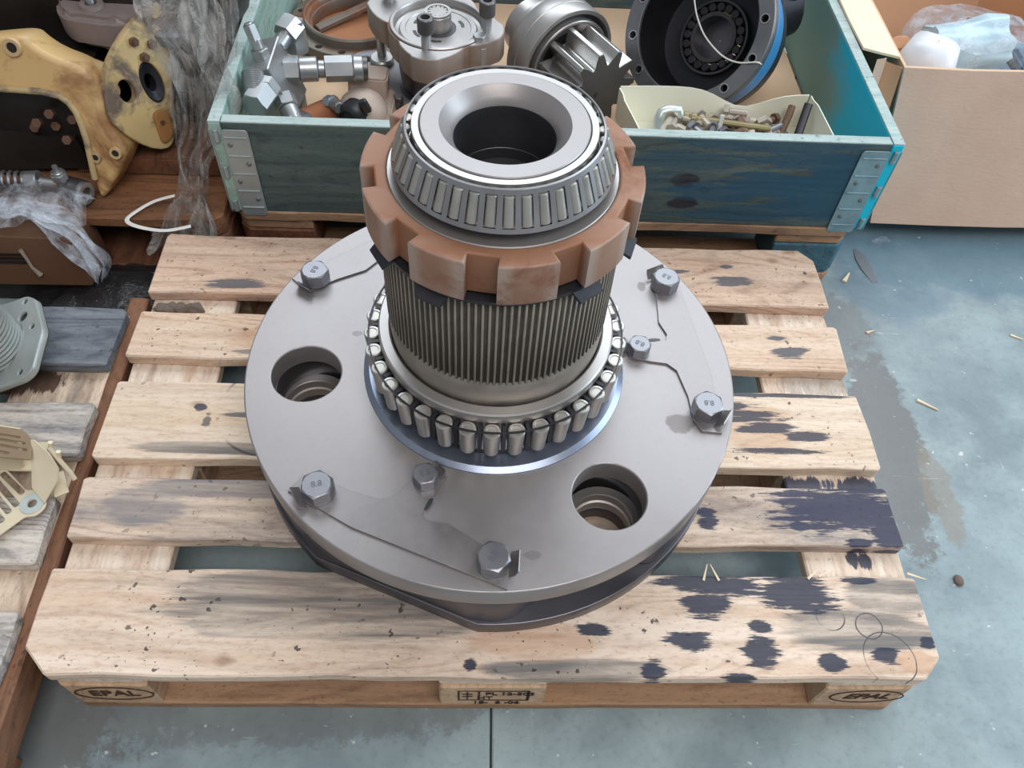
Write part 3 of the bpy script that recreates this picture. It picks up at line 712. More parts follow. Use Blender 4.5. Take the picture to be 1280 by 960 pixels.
# ---------------------------------------------------------------- bearing housing ring lying flat
M['rusty'] = metal('rust_bitten_steel', S(126, 116, 108), .5, .5, .25, 9, rust=.45, bump=.2)
M['floordisc'] = plain('orange_brown', S(166, 112, 78), .8, var=.2, scale=9, bump=.1)
fr = thing('flange_ring', 'round rusty flange ring with bolt holes lying flat in the crate', 'machine part', (-.322, 1.468, .1480))
bh = [ring_pts(.0075, 14, pol(.134, a)) for a in range(-170, 190, 24)]
link('bolt_flange', flat('bolt_flange', [ring_pts(.150, 72), ring_pts(.1, 60)]+bh, .022, .044, M['rusty'], .002), fr)
g = G(); g.lathe([(.105, 0), (.126, 0), (.124, .035), (.121, .060), (.117, .063), (.112, .062), (.111, .057), (.106, .053), (.104, .048), (.100, .02), (.105, .005)], 72, closed=True); g.done('ring_wall', M['rusty'], fr, sharp=28)
g = G(); g.lathe([(.001, .012), (.104, .012), (.104, .004), (.001, .004)], 48, cap=False); g.done('orange_floor', M['floordisc'], fr, label='orange brown inner floor')  # plain orange-brown disc closing the ring
g = G(); g.box((-.03, .045, .028), (.16, .022, .012), (0, R(-6), R(38))); g.done('inner_bar', M['rusty'], fr, bevel=.002)

# ---------------------------------------------------------------- hydraulic motor
M['fitd2'] = metal('grey_base_casting', S(140, 138, 142), .5, .5, .15, 9, bump=.12)
M['motor'] = metal('brown_motor_casting', S(136, 108, 92), .62, .25, .25, 10, wear=.6, wearcol=S(170, 164, 160), bump=.25)
M['motortop'] = metal('milled_motor_face', S(176, 172, 170), .36, .75, .12, 10, bump=.05)
mo = thing('hydraulic_motor', 'brown square hydraulic motor with splined shaft and socket bolts in the crate', 'machine part', (-.121, 1.225, .1480))
c0 = (-.121, 1.225)
ou = [(-.262-c0[0], 1.318-c0[1]), (-.140-c0[0], 1.098-c0[1]), (.006-c0[0], 1.200-c0[1]), (-.105-c0[0], 1.395-c0[1])]
# pull the sides in between the corner lobes
fo = []
for i in range(120):
    a = 360*i/120; rr = .1005
    for ca, cr_, cw in ((-98, .132, 24), (-10, .134, 24), (80, .132, 24), (146, .166, 22)):
        da = abs((a-ca+180) % 360-180)
        if da < cw*1.6: rr = max(rr, min(cr_, cr_*math.cos(R(20))/max(.2, math.cos(R(da*1.15))) if 0 else cr_*(1-(da/(cw*1.9))**2*.36) if da < cw*.55 else .1005+(cr_*.97-.1005)*max(0, 1-(da-cw*.45)/(cw*1.25))))
    fo.append(pol(rr, a))
mfl = link('mounting_flange', flat('mounting_flange', [fo, ring_pts(.096, 64)], .130, .1815, [M['motor'], M['motortop']], .0025), mo)
for p_ in mfl.data.polygons: p_.material_index = 1 if p_.normal.z > .99 else 0
g = G(); g.lathe([(.078, .150), (.0965, .150), (.0965, .1835), (.095, .185), (.0895, .185), (.088, .183), (.086, .170), (.078, .168)], 72, closed=True); g.done('pilot_ring', M['motortop'], mo)
g = G(); g.lathe([(.03, .150), (.078, .150), (.078, .1715), (.076, .1735), (.066, .1735), (.065, .1722), (.03, .1722)], 64, closed=True); g.done('valve_plate', M['motortop'], mo)
sl = [roundpoly([pol(.046, a-15), pol(.053, a-15), pol(.054, a), pol(.053, a+15), pol(.046, a+15), pol(.047, a)], .003, 3) for a in (-150, -95, 20, 75, 150)]
for s_ in sl:
    g = G(); g.prism(s_, .1715, .1727); g.done('port_slot', M['inside'], mo)
g = G(); g.lathe([(.036, .165), (.036, .1735), (.030, .1745), (.028, .174)], 40); g.done('seal_pocket', M['inside'], mo)
out = []
for i in range(28):
    a = 2*PI*i/28
    for f, r in ((-.22, .0225), (.22, .0225)) if i % 1 == 0 else (): out.append((r*math.cos(a+f*2*PI/28), r*math.sin(a+f*2*PI/28)))
g = G(); g.cyl((0, 0, .165), (0, 0, .205), .0265, ch=.002, seg=40); g.done('drive_shaft', M['motortop'], mo)
out = []
for i in range(12):
    for f, r in ((-.32, .0195), (.32, .0195), (.36, .015), (.64, .015)): out.append((r*math.cos(2*PI*(i+f)/12), r*math.sin(2*PI*(i+f)/12)))
g = G(); g.lathe([(.0205, .2045), (.0262, .2045), (.0262, .2085), (.0205, .2085)], 40, closed=True); g.done('shaft_rim', M['motortop'], mo)
g = G(); g.prism(out, .200, .2075); g.done('shaft_spline', M['motortop'], mo, sharp=20)
g = G(); g.lathe([(.0205, .2046), (.001, .2046)], 30, cap=False); g.done('shaft_bore', M['inside'], mo)
for bx, by, h in ((-.140-c0[0], 1.138-c0[1], .0), (-.024-c0[0], 1.207-c0[1], .0), (-.226-c0[0], 1.312-c0[1], -.02)):
    sb = link('socket_bolt', None, mo, (bx, by, .183+h)); sb.empty_display_size = .01
    g = G(); g.cyl((0, 0, -.03), (0, 0, .034), .0095); g.done('shank', M['fit'], sb)
    g = G(); g.lathe([(.0085, .0295), (.0145, .0295), (.0160, .0315), (.0160, .058), (.0145, .0600), (.0092, .0600), (.0085, .050)], 24, closed=True); g.done('head', M['fitd'], sb)
    g = G(); g.hexn((0, 0, .048), (0, 0, .050), .0095); g.done('socket', M['inside'], sb)
g = G(); g.cyl((-.038-c0[0], 1.175-c0[1], .125), (-.038-c0[0], 1.175-c0[1], .175), .021, ch=.004); g.hexn((-.038-c0[0], 1.175-c0[1], .174), (-.038-c0[0], 1.175-c0[1], .190), .013); g.done('port_plug', M['fit'], mo)
g = G(); g.lathe([(.085, 0), (.085, .045), (.070, .046), (.080, .060), (.086, .125), (.092, .131)], 48); g.done('motor_barrel', M['castblue'], mo, sharp=30)
g = G()
base = roundpoly([(-.075, -.075), (.07, -.10), (.09, .0), (.08, .10), (-.04, .09), (-.135, .13), (-.195, .115), (-.20, .06), (-.13, .03)], .03, 4)
link('base_casting', flat('base_casting', [base, ring_pts(.0115, 18, (-.166, .085))], .0, .045, M['fitd2'], .004), mo)
g = G(); g.cyl((-.128, .075, .045), (-.128, .075, .058), .026, ch=.003); g.done('spot_face', M['steel'], mo)
g = G(); g.cyl((-.128, .082, .05), (-.128, .082, .14), .010); g.done('through_stud', M['fit'], mo)

# ---------------------------------------------------------------- small pump with black cap
M['pumpc'] = metal('pale_pump_casting', S(186, 168, 156), .6, .25, .15, 14, bump=.2)
M['black'] = plain('black_plastic', S(34, 36, 42), .4)
sp_ = thing('gear_pump', 'small pale cast pump with black ribbed cap beside crate front board', 'machine part', (-.268, 1.105, .1480))
g = G(); g.prism(roundpoly([(-.050, -.02), (.055, -.03), (.060, .075), (-.035, .08)], .018, 4), .0, .062); g.done('pump_body', M['pumpc'], sp_, bevel=.004, seg=2)
g = G(); g.prism(roundpoly([(-.040, .015), (.040, .02), (.040, .085), (-.030, .085)], .012, 4), .060, .112); g.done('pump_cover', M['pumpc'], sp_, rot=(R(-8), R(4), 0), bevel=.005, seg=2)
g = G(); g.ball((0, -.010, .066), (.050, .045, .042), u=20, v=10); g.done('pump_dome', M['pumpc'], sp_)
g = G(); m, L = g.frame((-.008, -.030, .078), (-.022, -.062, .082)); pr = []
for i in range(6): pr += [(.026, L*i/6), (.0285, L*(i+.5)/6)]
g.lathe(pr+[(.026, L), (.018, L+.004), (.018, L-.004), (.001, L-.004)], 28, m); g.done('cap', M['black'], sp_, sharp=30)
g = G(); g.box((.012, -.056, .108), (.016, .012, .030), (R(10), R(-20), 0)); g.done('cap_clip', M['black'], sp_, bevel=.002)
for k in range(3):
    g = G(); p0 = ((.066, .05, .052), (.064, .0, .040), (.062, -.045, .03))[k]; g.hexn(p0, (p0[0], p0[1]-.006, p0[2]+.014), .009); g.cyl((p0[0]-.01, p0[1]+.003, p0[2]-.012), p0, .011); g.done('flange_bolt', M['fitd'], sp_, sharp=28)

# ---------------------------------------------------------------- pinion shaft with bearing
ps = thing('pinion_shaft', 'bright steel pinion shaft with roller bearing leaning in the crate', 'gear', (.16, 1.22, .1480))
ax = V(.52, -.84, -.02).normalized()
Gc = V(.205, 1.115, .262)                       # centre of the toothed end face
rotm = ax.to_track_quat('Z', 'Y').to_matrix().to_4x4()
pm = Matrix.Translation(Gc-V(.16, 1.22, .148)) @ rotm
out = []; NTh = 11
for i in range(NTh):
    for f, r in ((-.10, .0850), (.10, .0850), (.26, .070), (.42, .0580), (.58, .0580), (.74, .070)):
        a = 2*PI*(i+f)/NTh; out.append((r*math.cos(a), r*math.sin(a)))
M['gearface'] = metal('oxide_dark_gear_face', S(96, 94, 92), .55, .5, .15, 9, bump=.1)
g = G(); g.prism(out, -.105, 0); og = g.done('pinion_teeth', M['bright'], ps, sharp=25, bevel=.0012); og.matrix_local = pm
g = G(); g.prism([(x*.985, y*.985) for x, y in out], 0, .0012); og = g.done('end_face', M['gearface'], ps, sharp=25, label='dark toothed end face'); og.matrix_local = pm
g = G(); g.cyl((-.012, -.004, .0005), (-.012, -.004, .0016), .0055); og = g.done('centre_hole', M['inside'], ps); og.matrix_local = pm
g = G(); g.lathe([(.062, -.150), (.0890, -.150), (.0905, -.122), (.0905, -.1085), (.0890, -.107), (.0850, -.107), (.0835, -.1085), (.0835, -.120), (.062, -.122)], 72, closed=True); og = g.done('inner_race', M['steel'], ps); og.matrix_local = pm
g = G(); g.lathe([(.098, -.180), (.108, -.180), (.1100, -.177), (.1100, -.150), (.1090, -.149), (.1090, -.147), (.1100, -.146), (.1100, -.117), (.1085, -.114), (.1015, -.113), (.1005, -.115)], 84, closed=True); og = g.done('outer_race', M['steel'], ps); og.matrix_local = pm
g = G(); g.cyl((0, 0, -.160), (0, 0, -.124), .1007, seg=48); og = g.done('bearing_gap', M['inside'], ps); og.matrix_local = pm
g = G(); g.cyl((0, 0, -.165), (0, 0, -.225), .080, .078, 48, ch=.004); g.cyl((0, 0, -.225), (0, 0, -.27), .060, seg=40, ch=.003); og = g.done('shaft', M['steel'], ps); og.matrix_local = pm
out = []
for i in range(40):
    for f, r in ((-.2, .0905), (.2, .0905), (.3, .087), (.7, .087)): out.append((r*math.cos(2*PI*(i+f)/40), r*math.sin(2*PI*(i+f)/40)))
# rest
g = G(); g.box((.15-.16, 1.20-1.22, .012), (.10, .12, .024)); g.done('rest_block', MW['strip'], ps, bevel=.002)

# ---------------------------------------------------------------- planetary housing
M['bluepaint'] = plain('blue_paint', S(58, 132, 186), .35, var=.3, scale=14, bump=.1)
M['housing'] = metal('greasy_housing_steel', S(44, 44, 50), .38, .6, .3, 8, bump=.15)
M['housing2'] = metal('greasy_bearing_race', S(74, 74, 76), .4, .6, .3, 14, bump=.1)
M['flange'] = metal('machined_flange', S(124, 126, 130), .42, .7, .22, 10, bump=.08)
HO = V(.394, 1.2215, .345)
hs = thing('hub_housing', 'dark bowl-shaped wheel hub housing with drilled flange and bearing inside', 'machine part', (.47, 1.36, .1480))
bdir = V(.62, .56, -.55).normalized()
hm = Matrix.Translation(HO-V(.47, 1.36, .148)) @ (-bdir).to_track_quat('Z', 'Y').to_matrix().to_4x4()
def hput(o): o.matrix_local = hm; return o
bh = [ring_pts(.0078, 16, pol(.141, a)) for a in range(0, 360, 30)]
hput(link('drilled_flange', flat('drilled_flange', [ring_pts(.160, 84), ring_pts(.128, 84)]+bh, -.020, 0, M['flange'], .0018), hs))
g = G()
for a in range(0, 360, 30): g.lathe([(.0074, -.004), (.0098, -.004), (.0098, .0016), (.0074, .0016)], 16, Matrix.Translation((*pol(.141, a), 0)), closed=True)
hput(g.done('bolt_bush', M['bright'], hs))
g = G(); g.lathe([(.1285, -.001), (.126, -.03), (.122, -.070), (.112, -.092), (.088, -.100), (.060, -.100), (.060, -.112), (.095, -.112), (.125, -.098), (.140, -.06), (.142, -.019)], 84, closed=True); hput(g.done('housing_bowl', M['housing'], hs, sharp=40))
g = G(); g.lathe([(.070, -.1), (.0745, -.1), (.0745, -.088), (.070, -.088)], 64, closed=True); g.lathe([(.042, -.105), (.050, -.105), (.050, -.086), (.042, -.086)], 56, closed=True); hput(g.done('bearing_race', M['housing2'], hs))
rl = G(); rl.cyl((0, 0, -.012), (0, 0, .004), .0085, seg=14, ch=.001); rm4 = fin('roller', rl.bm, M['blackened'])
for i in range(20):
    o = link('roller', rm4, hs); o.matrix_local = hm @ Matrix.Translation((*pol(.060, 18*i), -.090))
g = G(); g.lathe([(.042, -.088), (.041, -.125), (.001, -.125)], 48, cap=False); hput(g.done('centre_bore', M['castblue'], hs))
g = G(); g.lathe([(.142, -.022), (.156, -.022), (.156, -.045), (.148, -.085), (.138, -.085)], 72, closed=True); hput(g.done('painted_rim', M['bluepaint'], hs, label='blue painted rim behind the flange'))
g = G(); g.lathe([(.137, -.086), (.148, -.088), (.143, -.120), (.125, -.150), (.110, -.190), (.06, -.190), (.06, -.114), (.096, -.1125), (.126, -.0985)], 72, closed=True); hput(g.done('hub_barrel', M['blackened'], hs, sharp=40))
g = G(); o_ = V(.47, 1.36, .148); g.cyl(V(.53, 1.36, .30)-o_, V(.625, 1.40, .315)-o_, .080, .072, 32, ch=.008); g.cyl(V(.61, 1.34, .36)-o_, V(.63, 1.335, .375)-o_, .016, ch=.003); g.done('hub_knuckle', M['blackened'], hs)
M['wire'] = plain('white_cord', S(226, 224, 220), .6)
wp = [(.02, .20, .03), (.012, .10, -.02), (.004, .045, -.05), (-.0, .0, -.06)]
cd = thing('cord', 'thin white cord hanging into the dark hub housing', 'cord', (.44, 1.25, .30))
cp = [(.505, 1.104, .341), (.494, 1.103, .3455), (.465, 1.124, .331), (.438, 1.151, .329), (.410, 1.194, .341), (.395, 1.230, .360), (.388, 1.258, .381), (.383, 1.287, .406)]
sm_ = []
for i in range(len(cp)-1):
    a, b = V(*cp[i]), V(*cp[i+1])
    p_, n_ = V(*cp[max(i-1, 0)]), V(*cp[min(i+2, len(cp)-1)])
    for k in range(5):
        s = k/5; sm_.append(.5*((2*a)+(b-p_)*s+(2*p_-5*a+4*b-n_)*s*s+(3*a-p_-3*b+n_)*s**3))
sm_.append(V(*cp[-1]))
g = G(); g.tube([p-V(.44, 1.25, .30) for p in sm_], .0016, 6); g.done('strand', M['wire'], cd)

# ---------------------------------------------------------------- parts tray full of bolts
t = NT('cream_plastic'); n = t.noise(t.co(), 6, 4); t.base(t.mix(n, S(226, 224, 204), S(240, 238, 222))); t.set(Roughness=.5, Subsurface_Weight=0.); M['tray'] = t.m
tx0, tx1, ty0, ty1 = .236, .605, .895, 1.066
tr = thing('parts_tray', 'cream white open tray of small bolts behind the crate front board', 'tray', ((tx0+tx1)/2, (ty0+ty1)/2, .1480))
TR = ((tx0+tx1)/2, (ty0+ty1)/2, .148)
tq = lambda x, y, zz: V(x-TR[0], y-TR[1], zz-TR[2])
g = G(); g.sheet([[tq(tx0+.058, ty0, .232), tq(tx1, ty0, .232)], [tq(tx0, ty1, .232), tq(tx1, ty1, .232)]]); g.solid(.003); g.done('tray_bottom', M['tray'], tr)
g = G(); rows = []
for i in range(17):
    s = i/16; x = tx0+(tx1-tx0)*s
    top = .302-.034*math.exp(-((s-.66)/.16)**2)
    rows.append([tq(x+(0 if .05 < s < .95 else 0), ty1, .232), tq(x, ty1+.004, .26), tq(x, ty1+.010+.006*math.sin(s*5), top)])
g.sheet(rows); g.solid(.0022); g.done('back_wall', M['tray'], tr, sharp=60)
for nm, x, sg in (('left_wall', tx0, -1), ('right_wall', tx1, 1)):
    g = G(); rows = []
    for i in range(11):
        s = i/10; y = ty0+(ty1-ty0)*s
        if sg < 0: top = .250+.054*s**.45; xs = .058*(1-s)
        else: top = .318-.016*s; xs = 0
        rows.append([tq(x+xs, y, .232), tq(x+xs+sg*.003, y, .24), tq(x+xs+sg*(.008 if s < .9 else .004), y, top)])
    g.sheet(rows); g.solid(.0022); g.done(nm, M['tray'], tr, sharp=60)
g = G(); rows = []
for i in range(33):
    x_ = i/32; d_ = min(x_, 1-x_)*(tx1-tx0)
    top = .250+.066*max(0, min(1, 1-(1-x_)*(tx1-tx0)/.04))**.6
    xw = tx0+.058+(tx1-tx0-.058)*x_
    rows.append([tq(xw, ty0, .232), tq(xw, ty0-.002, .235), tq(xw, ty0-.004, top)])
g.sheet(rows); g.solid(.0022); g.done('front_wall', M['tray'], tr, sharp=60)
g = G(); g.box((.02, 0, .040), (.28, .14, .080)); g.done('support_block', MW['strip'], tr, bevel=.002)
bolt_cols = [M['bolt'], metal('yellow_passivated_bolt', S(150, 138, 104), .45, .6, .25, 30), metal('pale_bolt', S(178, 168, 156), .5, .5, .25, 30), metal('brown_bolt', S(118, 92, 76), .6, .4, .3, 30)]
rd = random.Random(5)
shanks = {}
def small_bolt(L, r, mi, hexhead=True):
    key = (L, r, mi)
    if key not in shanks:
        g = G(); g.cyl((0, 0, 0), (0, 0, L), r, ch=r*.15, seg=10); a = fin('shank', g.bm, bolt_cols[mi])
        g = G()
        if hexhead: g.hexn((0, 0, 0), (0, 0, -r*1.4), r*1.85)
        else: g.cyl((0, 0, 0), (0, 0, -r*1.7), r*1.65, seg=14, ch=.001)
        b = fin('head', g.bm, bolt_cols[mi], sharp=28); shanks[key] = (a, b)
    return shanks[key]
ORD = ['first', 'second', 'third', 'fourth', 'fifth', 'sixth', 'seventh', 'eighth', 'ninth', 'tenth', 'eleventh', 'twelfth', 'thirteenth', 'fourteenth', 'fifteenth', 'sixteenth', 'seventeenth', 'eighteenth', 'nineteenth', 'twentieth']
col_w = ['steel', 'yellowish', 'pale', 'brown']
spots = []
for k in range(42):
    x = rd.uniform(.335, .545) if k % 3 else rd.uniform(.42, .56); y = rd.uniform(.975, 1.05); mi = rd.choice((0, 0, 0, 1, 2, 2, 2, 3)); L = rd.choice((.035, .05, .065)); r = rd.choice((.006, .0075, .009))
    spots.append((x, y, .243+.009*(k % 3)+.004*(k//12), rd.uniform(-PI, PI), mi, L, r))
spots += [(.36+.012*i, 1.048-.012*i, .258+.006*i, R(8)+.05*i, 1, .14, .0065) for i in range(3)]
for (x, y, zz, a, mi, L, r) in spots:
    L0 = L; sx0 = x
    x = min(max(x, tx0+.085), tx1-.03)
    dx, dy = math.cos(a)*L, math.sin(a)*L
    if x+dx > tx1-.015 or x+dx < tx0+.070: dx = -dx; a = PI-a
    if y+dy > ty1-.012 or y+dy < ty0+.012: dy = -dy; a = -a
    kd = f'{"long " if L > .1 else "short " if L < .04 else ""}{col_w[mi]} bolt'
    kin = sorted(s_[0] for s_ in spots if s_[4] == mi and (s_[5] > .1) == (L > .1) and (s_[5] < .04) == (L < .04)); rk = kin.index(sx0)
    e = thing('bolt', f'{"leftmost" if rk == 0 else ORD[rk]+" from the left"} of the {kd}s heaped in the cream parts tray', 'bolt', (x, y, zz), (0, PI/2+rd.uniform(-.12, .12), a), group=f'{"long " if L > .1 else "short " if L < .04 else ""}{col_w[mi]} bolts in the parts tray')
    a_, b_ = small_bolt(L, r, mi, mi != 1)
    link('shank', a_, e); link('head', b_, e)
M['paleclip'] = metal('pale_aluminium_clip', S(206, 214, 210), .4, .6, .1, 14)
cl = thing('angle_clip', 'pale bent angle clip standing up in the cream parts tray', 'bracket', (.305, .985, .2345))
g = G(); g.tube([(-.012, -.02, 0), (-.004, .004, .058), (.0, .010, .070), (.012, .014, .074), (.036, .016, .072), (.040, .014, .060)], .009, 8, flatten=.6); g.done('bent_strip', M['paleclip'], cl, sharp=50)
sp2 = thing('spanner', 'small open ended spanner leaning in the right end of the tray', 'tool', (.575, .985, .240))
g = G(); g.tube([(0, 0, .006), (.018, .045, .05), (.022, .055, .062)], .008, 8, flatten=.5); g.done('handle', M['blackened'], sp2)
g = G(); g.lathe([(.009, -.003), (.018, -.003), (.018, .003), (.009, .003)], 24, Matrix.Translation((-.006, -.018, .010)) @ Matrix.Rotation(R(55), 4, 'X'), closed=True); g.done('ring_end', M['bright'], sp2)
sp3 = thing('hook_pin', 'dull bent pin leaning beside the spanner in the tray', 'tool', (.545, 1.0, .243))
g = G(); g.tube([(0, 0, .004), (.022, .04, .030), (.028, .055, .042)], .007, 8); g.done('pin', bolt_cols[3], sp3)
cp_ = thing('split_pin', 'white cable tie end standing among the tray bolts', 'cable tie', (.425, 1.0, .250))
g = G(); g.box((0, 0, .02), (.008, .003, .05), (R(-10), 0, 0)); g.done('strip', M['wire'], cp_, bevel=.0008)

# ================================================================ cardboard box on the right
BX0, BX1, BY0, BY1, BZ = .793, 1.62, 1.118, 1.70, .338
bx = thing('cardboard_box', 'large open brown cardboard box right of the teal crate', 'box', (BX0+.3, BY0+.25, 0))
o_ = (BX0+.3, BY0+.25, 0)
def panel(nm, quad, mat, th=.006, sub=1, **k):
    a, b, c_, d = [V(*p)-V(*o_) for p in quad]
    n = 7; rows = []
    for i in range(n):
        s = i/(n-1); rows.append([(a*(1-s)+b*s)*(1-u)+(d*(1-s)+c_*s)*u+V(0, 0, 0) for u in [j/(n-1) for j in range(n)]])
    for r in rows:
        for p in r: p += V(*(noise.noise_vector(p*9)*.0035))
    g = G(); g.sheet(rows); g.solid(th); return g.done(nm, mat, bx, sharp=50, **k)
panel('front_flap', [(BX0-.004, BY0-.008, BZ+.004), (BX1, BY0-.008, BZ+.004), (BX1+.02, BY0-.125, .05), (BX0+.015, BY0-.122, .045)], M['corr'], .007)
panel('front_wall', [(BX0, BY0, 0), (BX1, BY0, 0), (BX1, BY0, BZ), (BX0, BY0, BZ)], M['card'])
panel('left_wall', [(BX0, BY1, 0), (BX0, BY0, 0), (BX0, BY0, BZ), (BX0, BY1, BZ)], M['card'])
panel('right_wall', [(BX1, BY0, 0), (BX1, BY1, 0), (BX1, BY1, BZ), (BX1, BY0, BZ)], M['card'])
panel('back_wall', [(BX0, BY1, 0), (BX1, BY1, 0), (BX1, BY1, BZ), (BX0, BY1, BZ)], M['card2'])
panel('box_bottom', [(BX0, BY0, .006), (BX1, BY0, .006), (BX1, BY1, .006), (BX0, BY1, .006)], M['card'])
panel('left_flap', [(BX0-.002, BY0+.03, BZ+.004), (BX0-.002, BY1+.1, BZ+.004), (BX0-.086, BY1+.1, BZ+.012), (BX0-.072, BY0+.05, BZ+.010)], M['cardl'], .005)
panel('corner_gusset', [(BX0-.006, BY0-.002, BZ), (BX0-.03, BY0+.03, BZ-.004), (BX0-.055, BY0-.05, BZ-.10), (BX0-.012, BY0-.06, BZ-.13)], M['card2'], .004)
panel('corner_edge', [(BX0-.028, BY0+.03, BZ+.002), (BX0-.044, BY0+.034, BZ-.004), (BX0-.068, BY0-.035, BZ-.075), (BX0-.055, BY0-.05, BZ-.09)], M['corr'], .004)
g = G(); rows = []
for i in range(14):
    s = i/13; x = .83+.29*s
    rows.append([V(x, 1.36+.20*math.sin(s*1.6+.3)*.5+.02*j, .10+.30*j/6)+V(*noise.noise_vector(V(x*6, j*.3, 2)))*.006-V(*o_) for j in range(7)])
g.sheet(rows); g.solid(.004); g.done('inner_divider', M['card2'], bx, sharp=50)
# contents of the box
t = NT('clear_film'); c = t.rco(); n1 = t.noise(t.vm('MULTIPLY', c, (1, 1, .35)), 22, 4, .65, .8); n2 = t.noise(c, 60, 3, .6, .5)
t.base(S(214, 220, 230)); t.set(Roughness=.16, Specular_IOR_Level=.6, Alpha=t.mr(n1, .42, .68, .08, .5)); t.bump(t.ma('ADD', n1, t.ma('MULTIPLY', n2, .4)), .9, .012); M['film'] = t.m
t = NT('greyish_film'); c = t.rco(); n1 = t.noise(t.vm('MULTIPLY', c, (1, 1, .5)), 26, 6, .72, 1.4)
t.base(S(214, 210, 206)); t.set(Roughness=.14, Specular_IOR_Level=.7, Alpha=t.mr(n1, .40, .64, .18, .74)); t.bump(n1, 1., .03); M['film2'] = t.m
def crumple(g, amp, fr, seed=0):
    for v in g.bm.verts:
        v.co += noise.noise_vector(v.co*fr+V(seed, seed*2, 0))*amp+noise.noise_vector(v.co*fr*2.7+V(seed, 0, seed))*amp*.45
M['bluegrey'] = plain('blue_grey_motor_paint', S(88, 116, 138), .4, var=.15)
em = thing('wrapped_motor', 'blue grey motor bundled in clear film inside the cardboard box', 'motor', (.99, 1.30, .012))
g = G(); g.box((.0, .0, .06), (.26, .16, .12)); g.done('packing_base', M['card2'], em, bevel=.003)
g = G(); g.prism(roundpoly([(-.10, -.075), (.12, -.075), (.12, .075), (-.10, .075)], .03, 4), .12, .245); g.done('motor_body', M['bluegrey'], em, bevel=.006, seg=2)
g = G(); g.cyl((-.06, .0, .25), (.09, .01, .262), .062, seg=24); bmesh.ops.subdivide_edges(g.bm, edges=g.bm.edges[:], cuts=3, use_grid_fill=True); crumple(g, .014, 20); g.done('top_bundle', plain('pale_blue_film', S(190, 216, 228), .25, var=.2, scale=22, bump=.5), em, sharp=60)
g = G()
for i in range(6): g.box((.02+.018*i, -.078, .19), (.006, .012, .10))
g.done('cooling_fin', M['bluegrey'], em, bevel=.001)
g = G(); g.cyl((-.11, -.01, .18), (-.102, -.01, .18), .05, seg=24); g.done('end_cover', M['blackened'], em)
g = G(); g.box((.13, -.0, .20), (.025, .14, .10)); g.done('terminal_box', M['black'], em, bevel=.004)
g = G(); rows = []
for i in range(26):
    a = 2*PI*i/25; rows.append([V(.015+(.128 if j else .02)*(1+.02*j)*math.cos(a)*(1 if j < 4 else 1.05), (.095 if j else .015)*math.sin(a), (.33, .31, .28, .22, .15)[j]) for j in range(5)])
g.sheet(rows); crumple(g, .012, 16); g.done('film_wrap', M['film'], em, sharp=60)
em2 = thing('taped_part', 'part with yellow and white label at the right edge of the box', 'machine part', (1.185, 1.27, .012))
g = G(); g.box((0, 0, .13), (.12, .16, .26)); g.done('part_body', M['bluegrey'], em2, bevel=.008, seg=2)
g = G(); g.box((-.03, -.081, .215), (.05, .003, .075)); g.done('paper_label', M['wire'], em2)
g = G(); g.box((-.035, -.0832, .238), (.036, .0015, .016)); g.box((-.035, -.0832, .216), (.036, .0015, .008)); g.done('yellow_print', plain('yellow_ink', S(226, 206, 70), .6), em2)
bg = thing('plastic_bag', 'small white plastic bag lying at the front of the box', 'bag', (.872, 1.188, .012))
g = G(); g.lathe([(.001, 0), (.05, .0), (.06, .05), (.058, .20), (.062, .29), (.045, .335), (.02, .345), (.001, .345)], 20, cap=False); crumple(g, .008, 18, 3); g.done('bag_body', plain('milky_plastic', S(222, 224, 230), .35, var=.06), bg, sharp=60)
bg = thing('paper_wad', 'crumpled brown packing paper in the box left front corner', 'paper', (.852, 1.262, .012))
g = G(); g.lathe([(.001, 0), (.045, .0), (.05, .1), (.045, .24), (.03, .29), (.001, .30)], 16, cap=False); crumple(g, .014, 20, 5); g.done('wad', M['card2'], bg, sharp=20)

# ================================================================ yellow machine housing on the dark pallet
M['yellow'] = metal('yellow_machine_paint', S(208, 172, 116), .48, 0, .12, 5, rust=.28, rustcol=S(150, 100, 62), bump=.12, wear=.5, wearcol=S(170, 150, 124))
M['yellow2'] = metal('chipped_yellow_paint', S(208, 182, 128), .5, 0, .16, 14, rust=.42, rustcol=S(128, 112, 100), bump=.15, wear=.4, wearcol=S(150, 132, 110))
M['oily'] = metal('oily_black_casting', S(44, 40, 38), .42, .25, .4, 7, bump=.4)
M['pinkcast'] = metal('dusty_grey_casting', S(138, 124, 122), .7, .2, .2, 9, bump=.5)
M['bead'] = plain('dried_sealant', S(150, 140, 124), .6)
M['brownp'] = metal('brown_cover_paint', S(104, 74, 56), .45, .1, .25, 6, bump=.1)
MO = V(-.85, .95, .1450)
ma_ = thing('gearbox_housing', 'large yellow and oily black machine housing on the dark pallet at top left', 'machine', MO)
# arch shaped yellow end cover, leaning back
YO = V(-.85, .88, .15)-MO
tilt = R(18)
ym = Matrix.Translation(YO) @ Matrix.Rotation(PI/2-tilt, 4, 'X')
OUTY = [(-.10, .27), (.009, .285), (.047, .288), (.057, .276), (.081, .258), (.124, .243), (.146, .224), (.153, .186), (.151, .151), (.160, .129), (.176, .101), (.172, .083), (.151, .052), (.110, -.004), (.102, .018), (.106, .069), (.106, .128), (.098, .173), (.073, .192), (-.018, .196), (-.10, .196)]
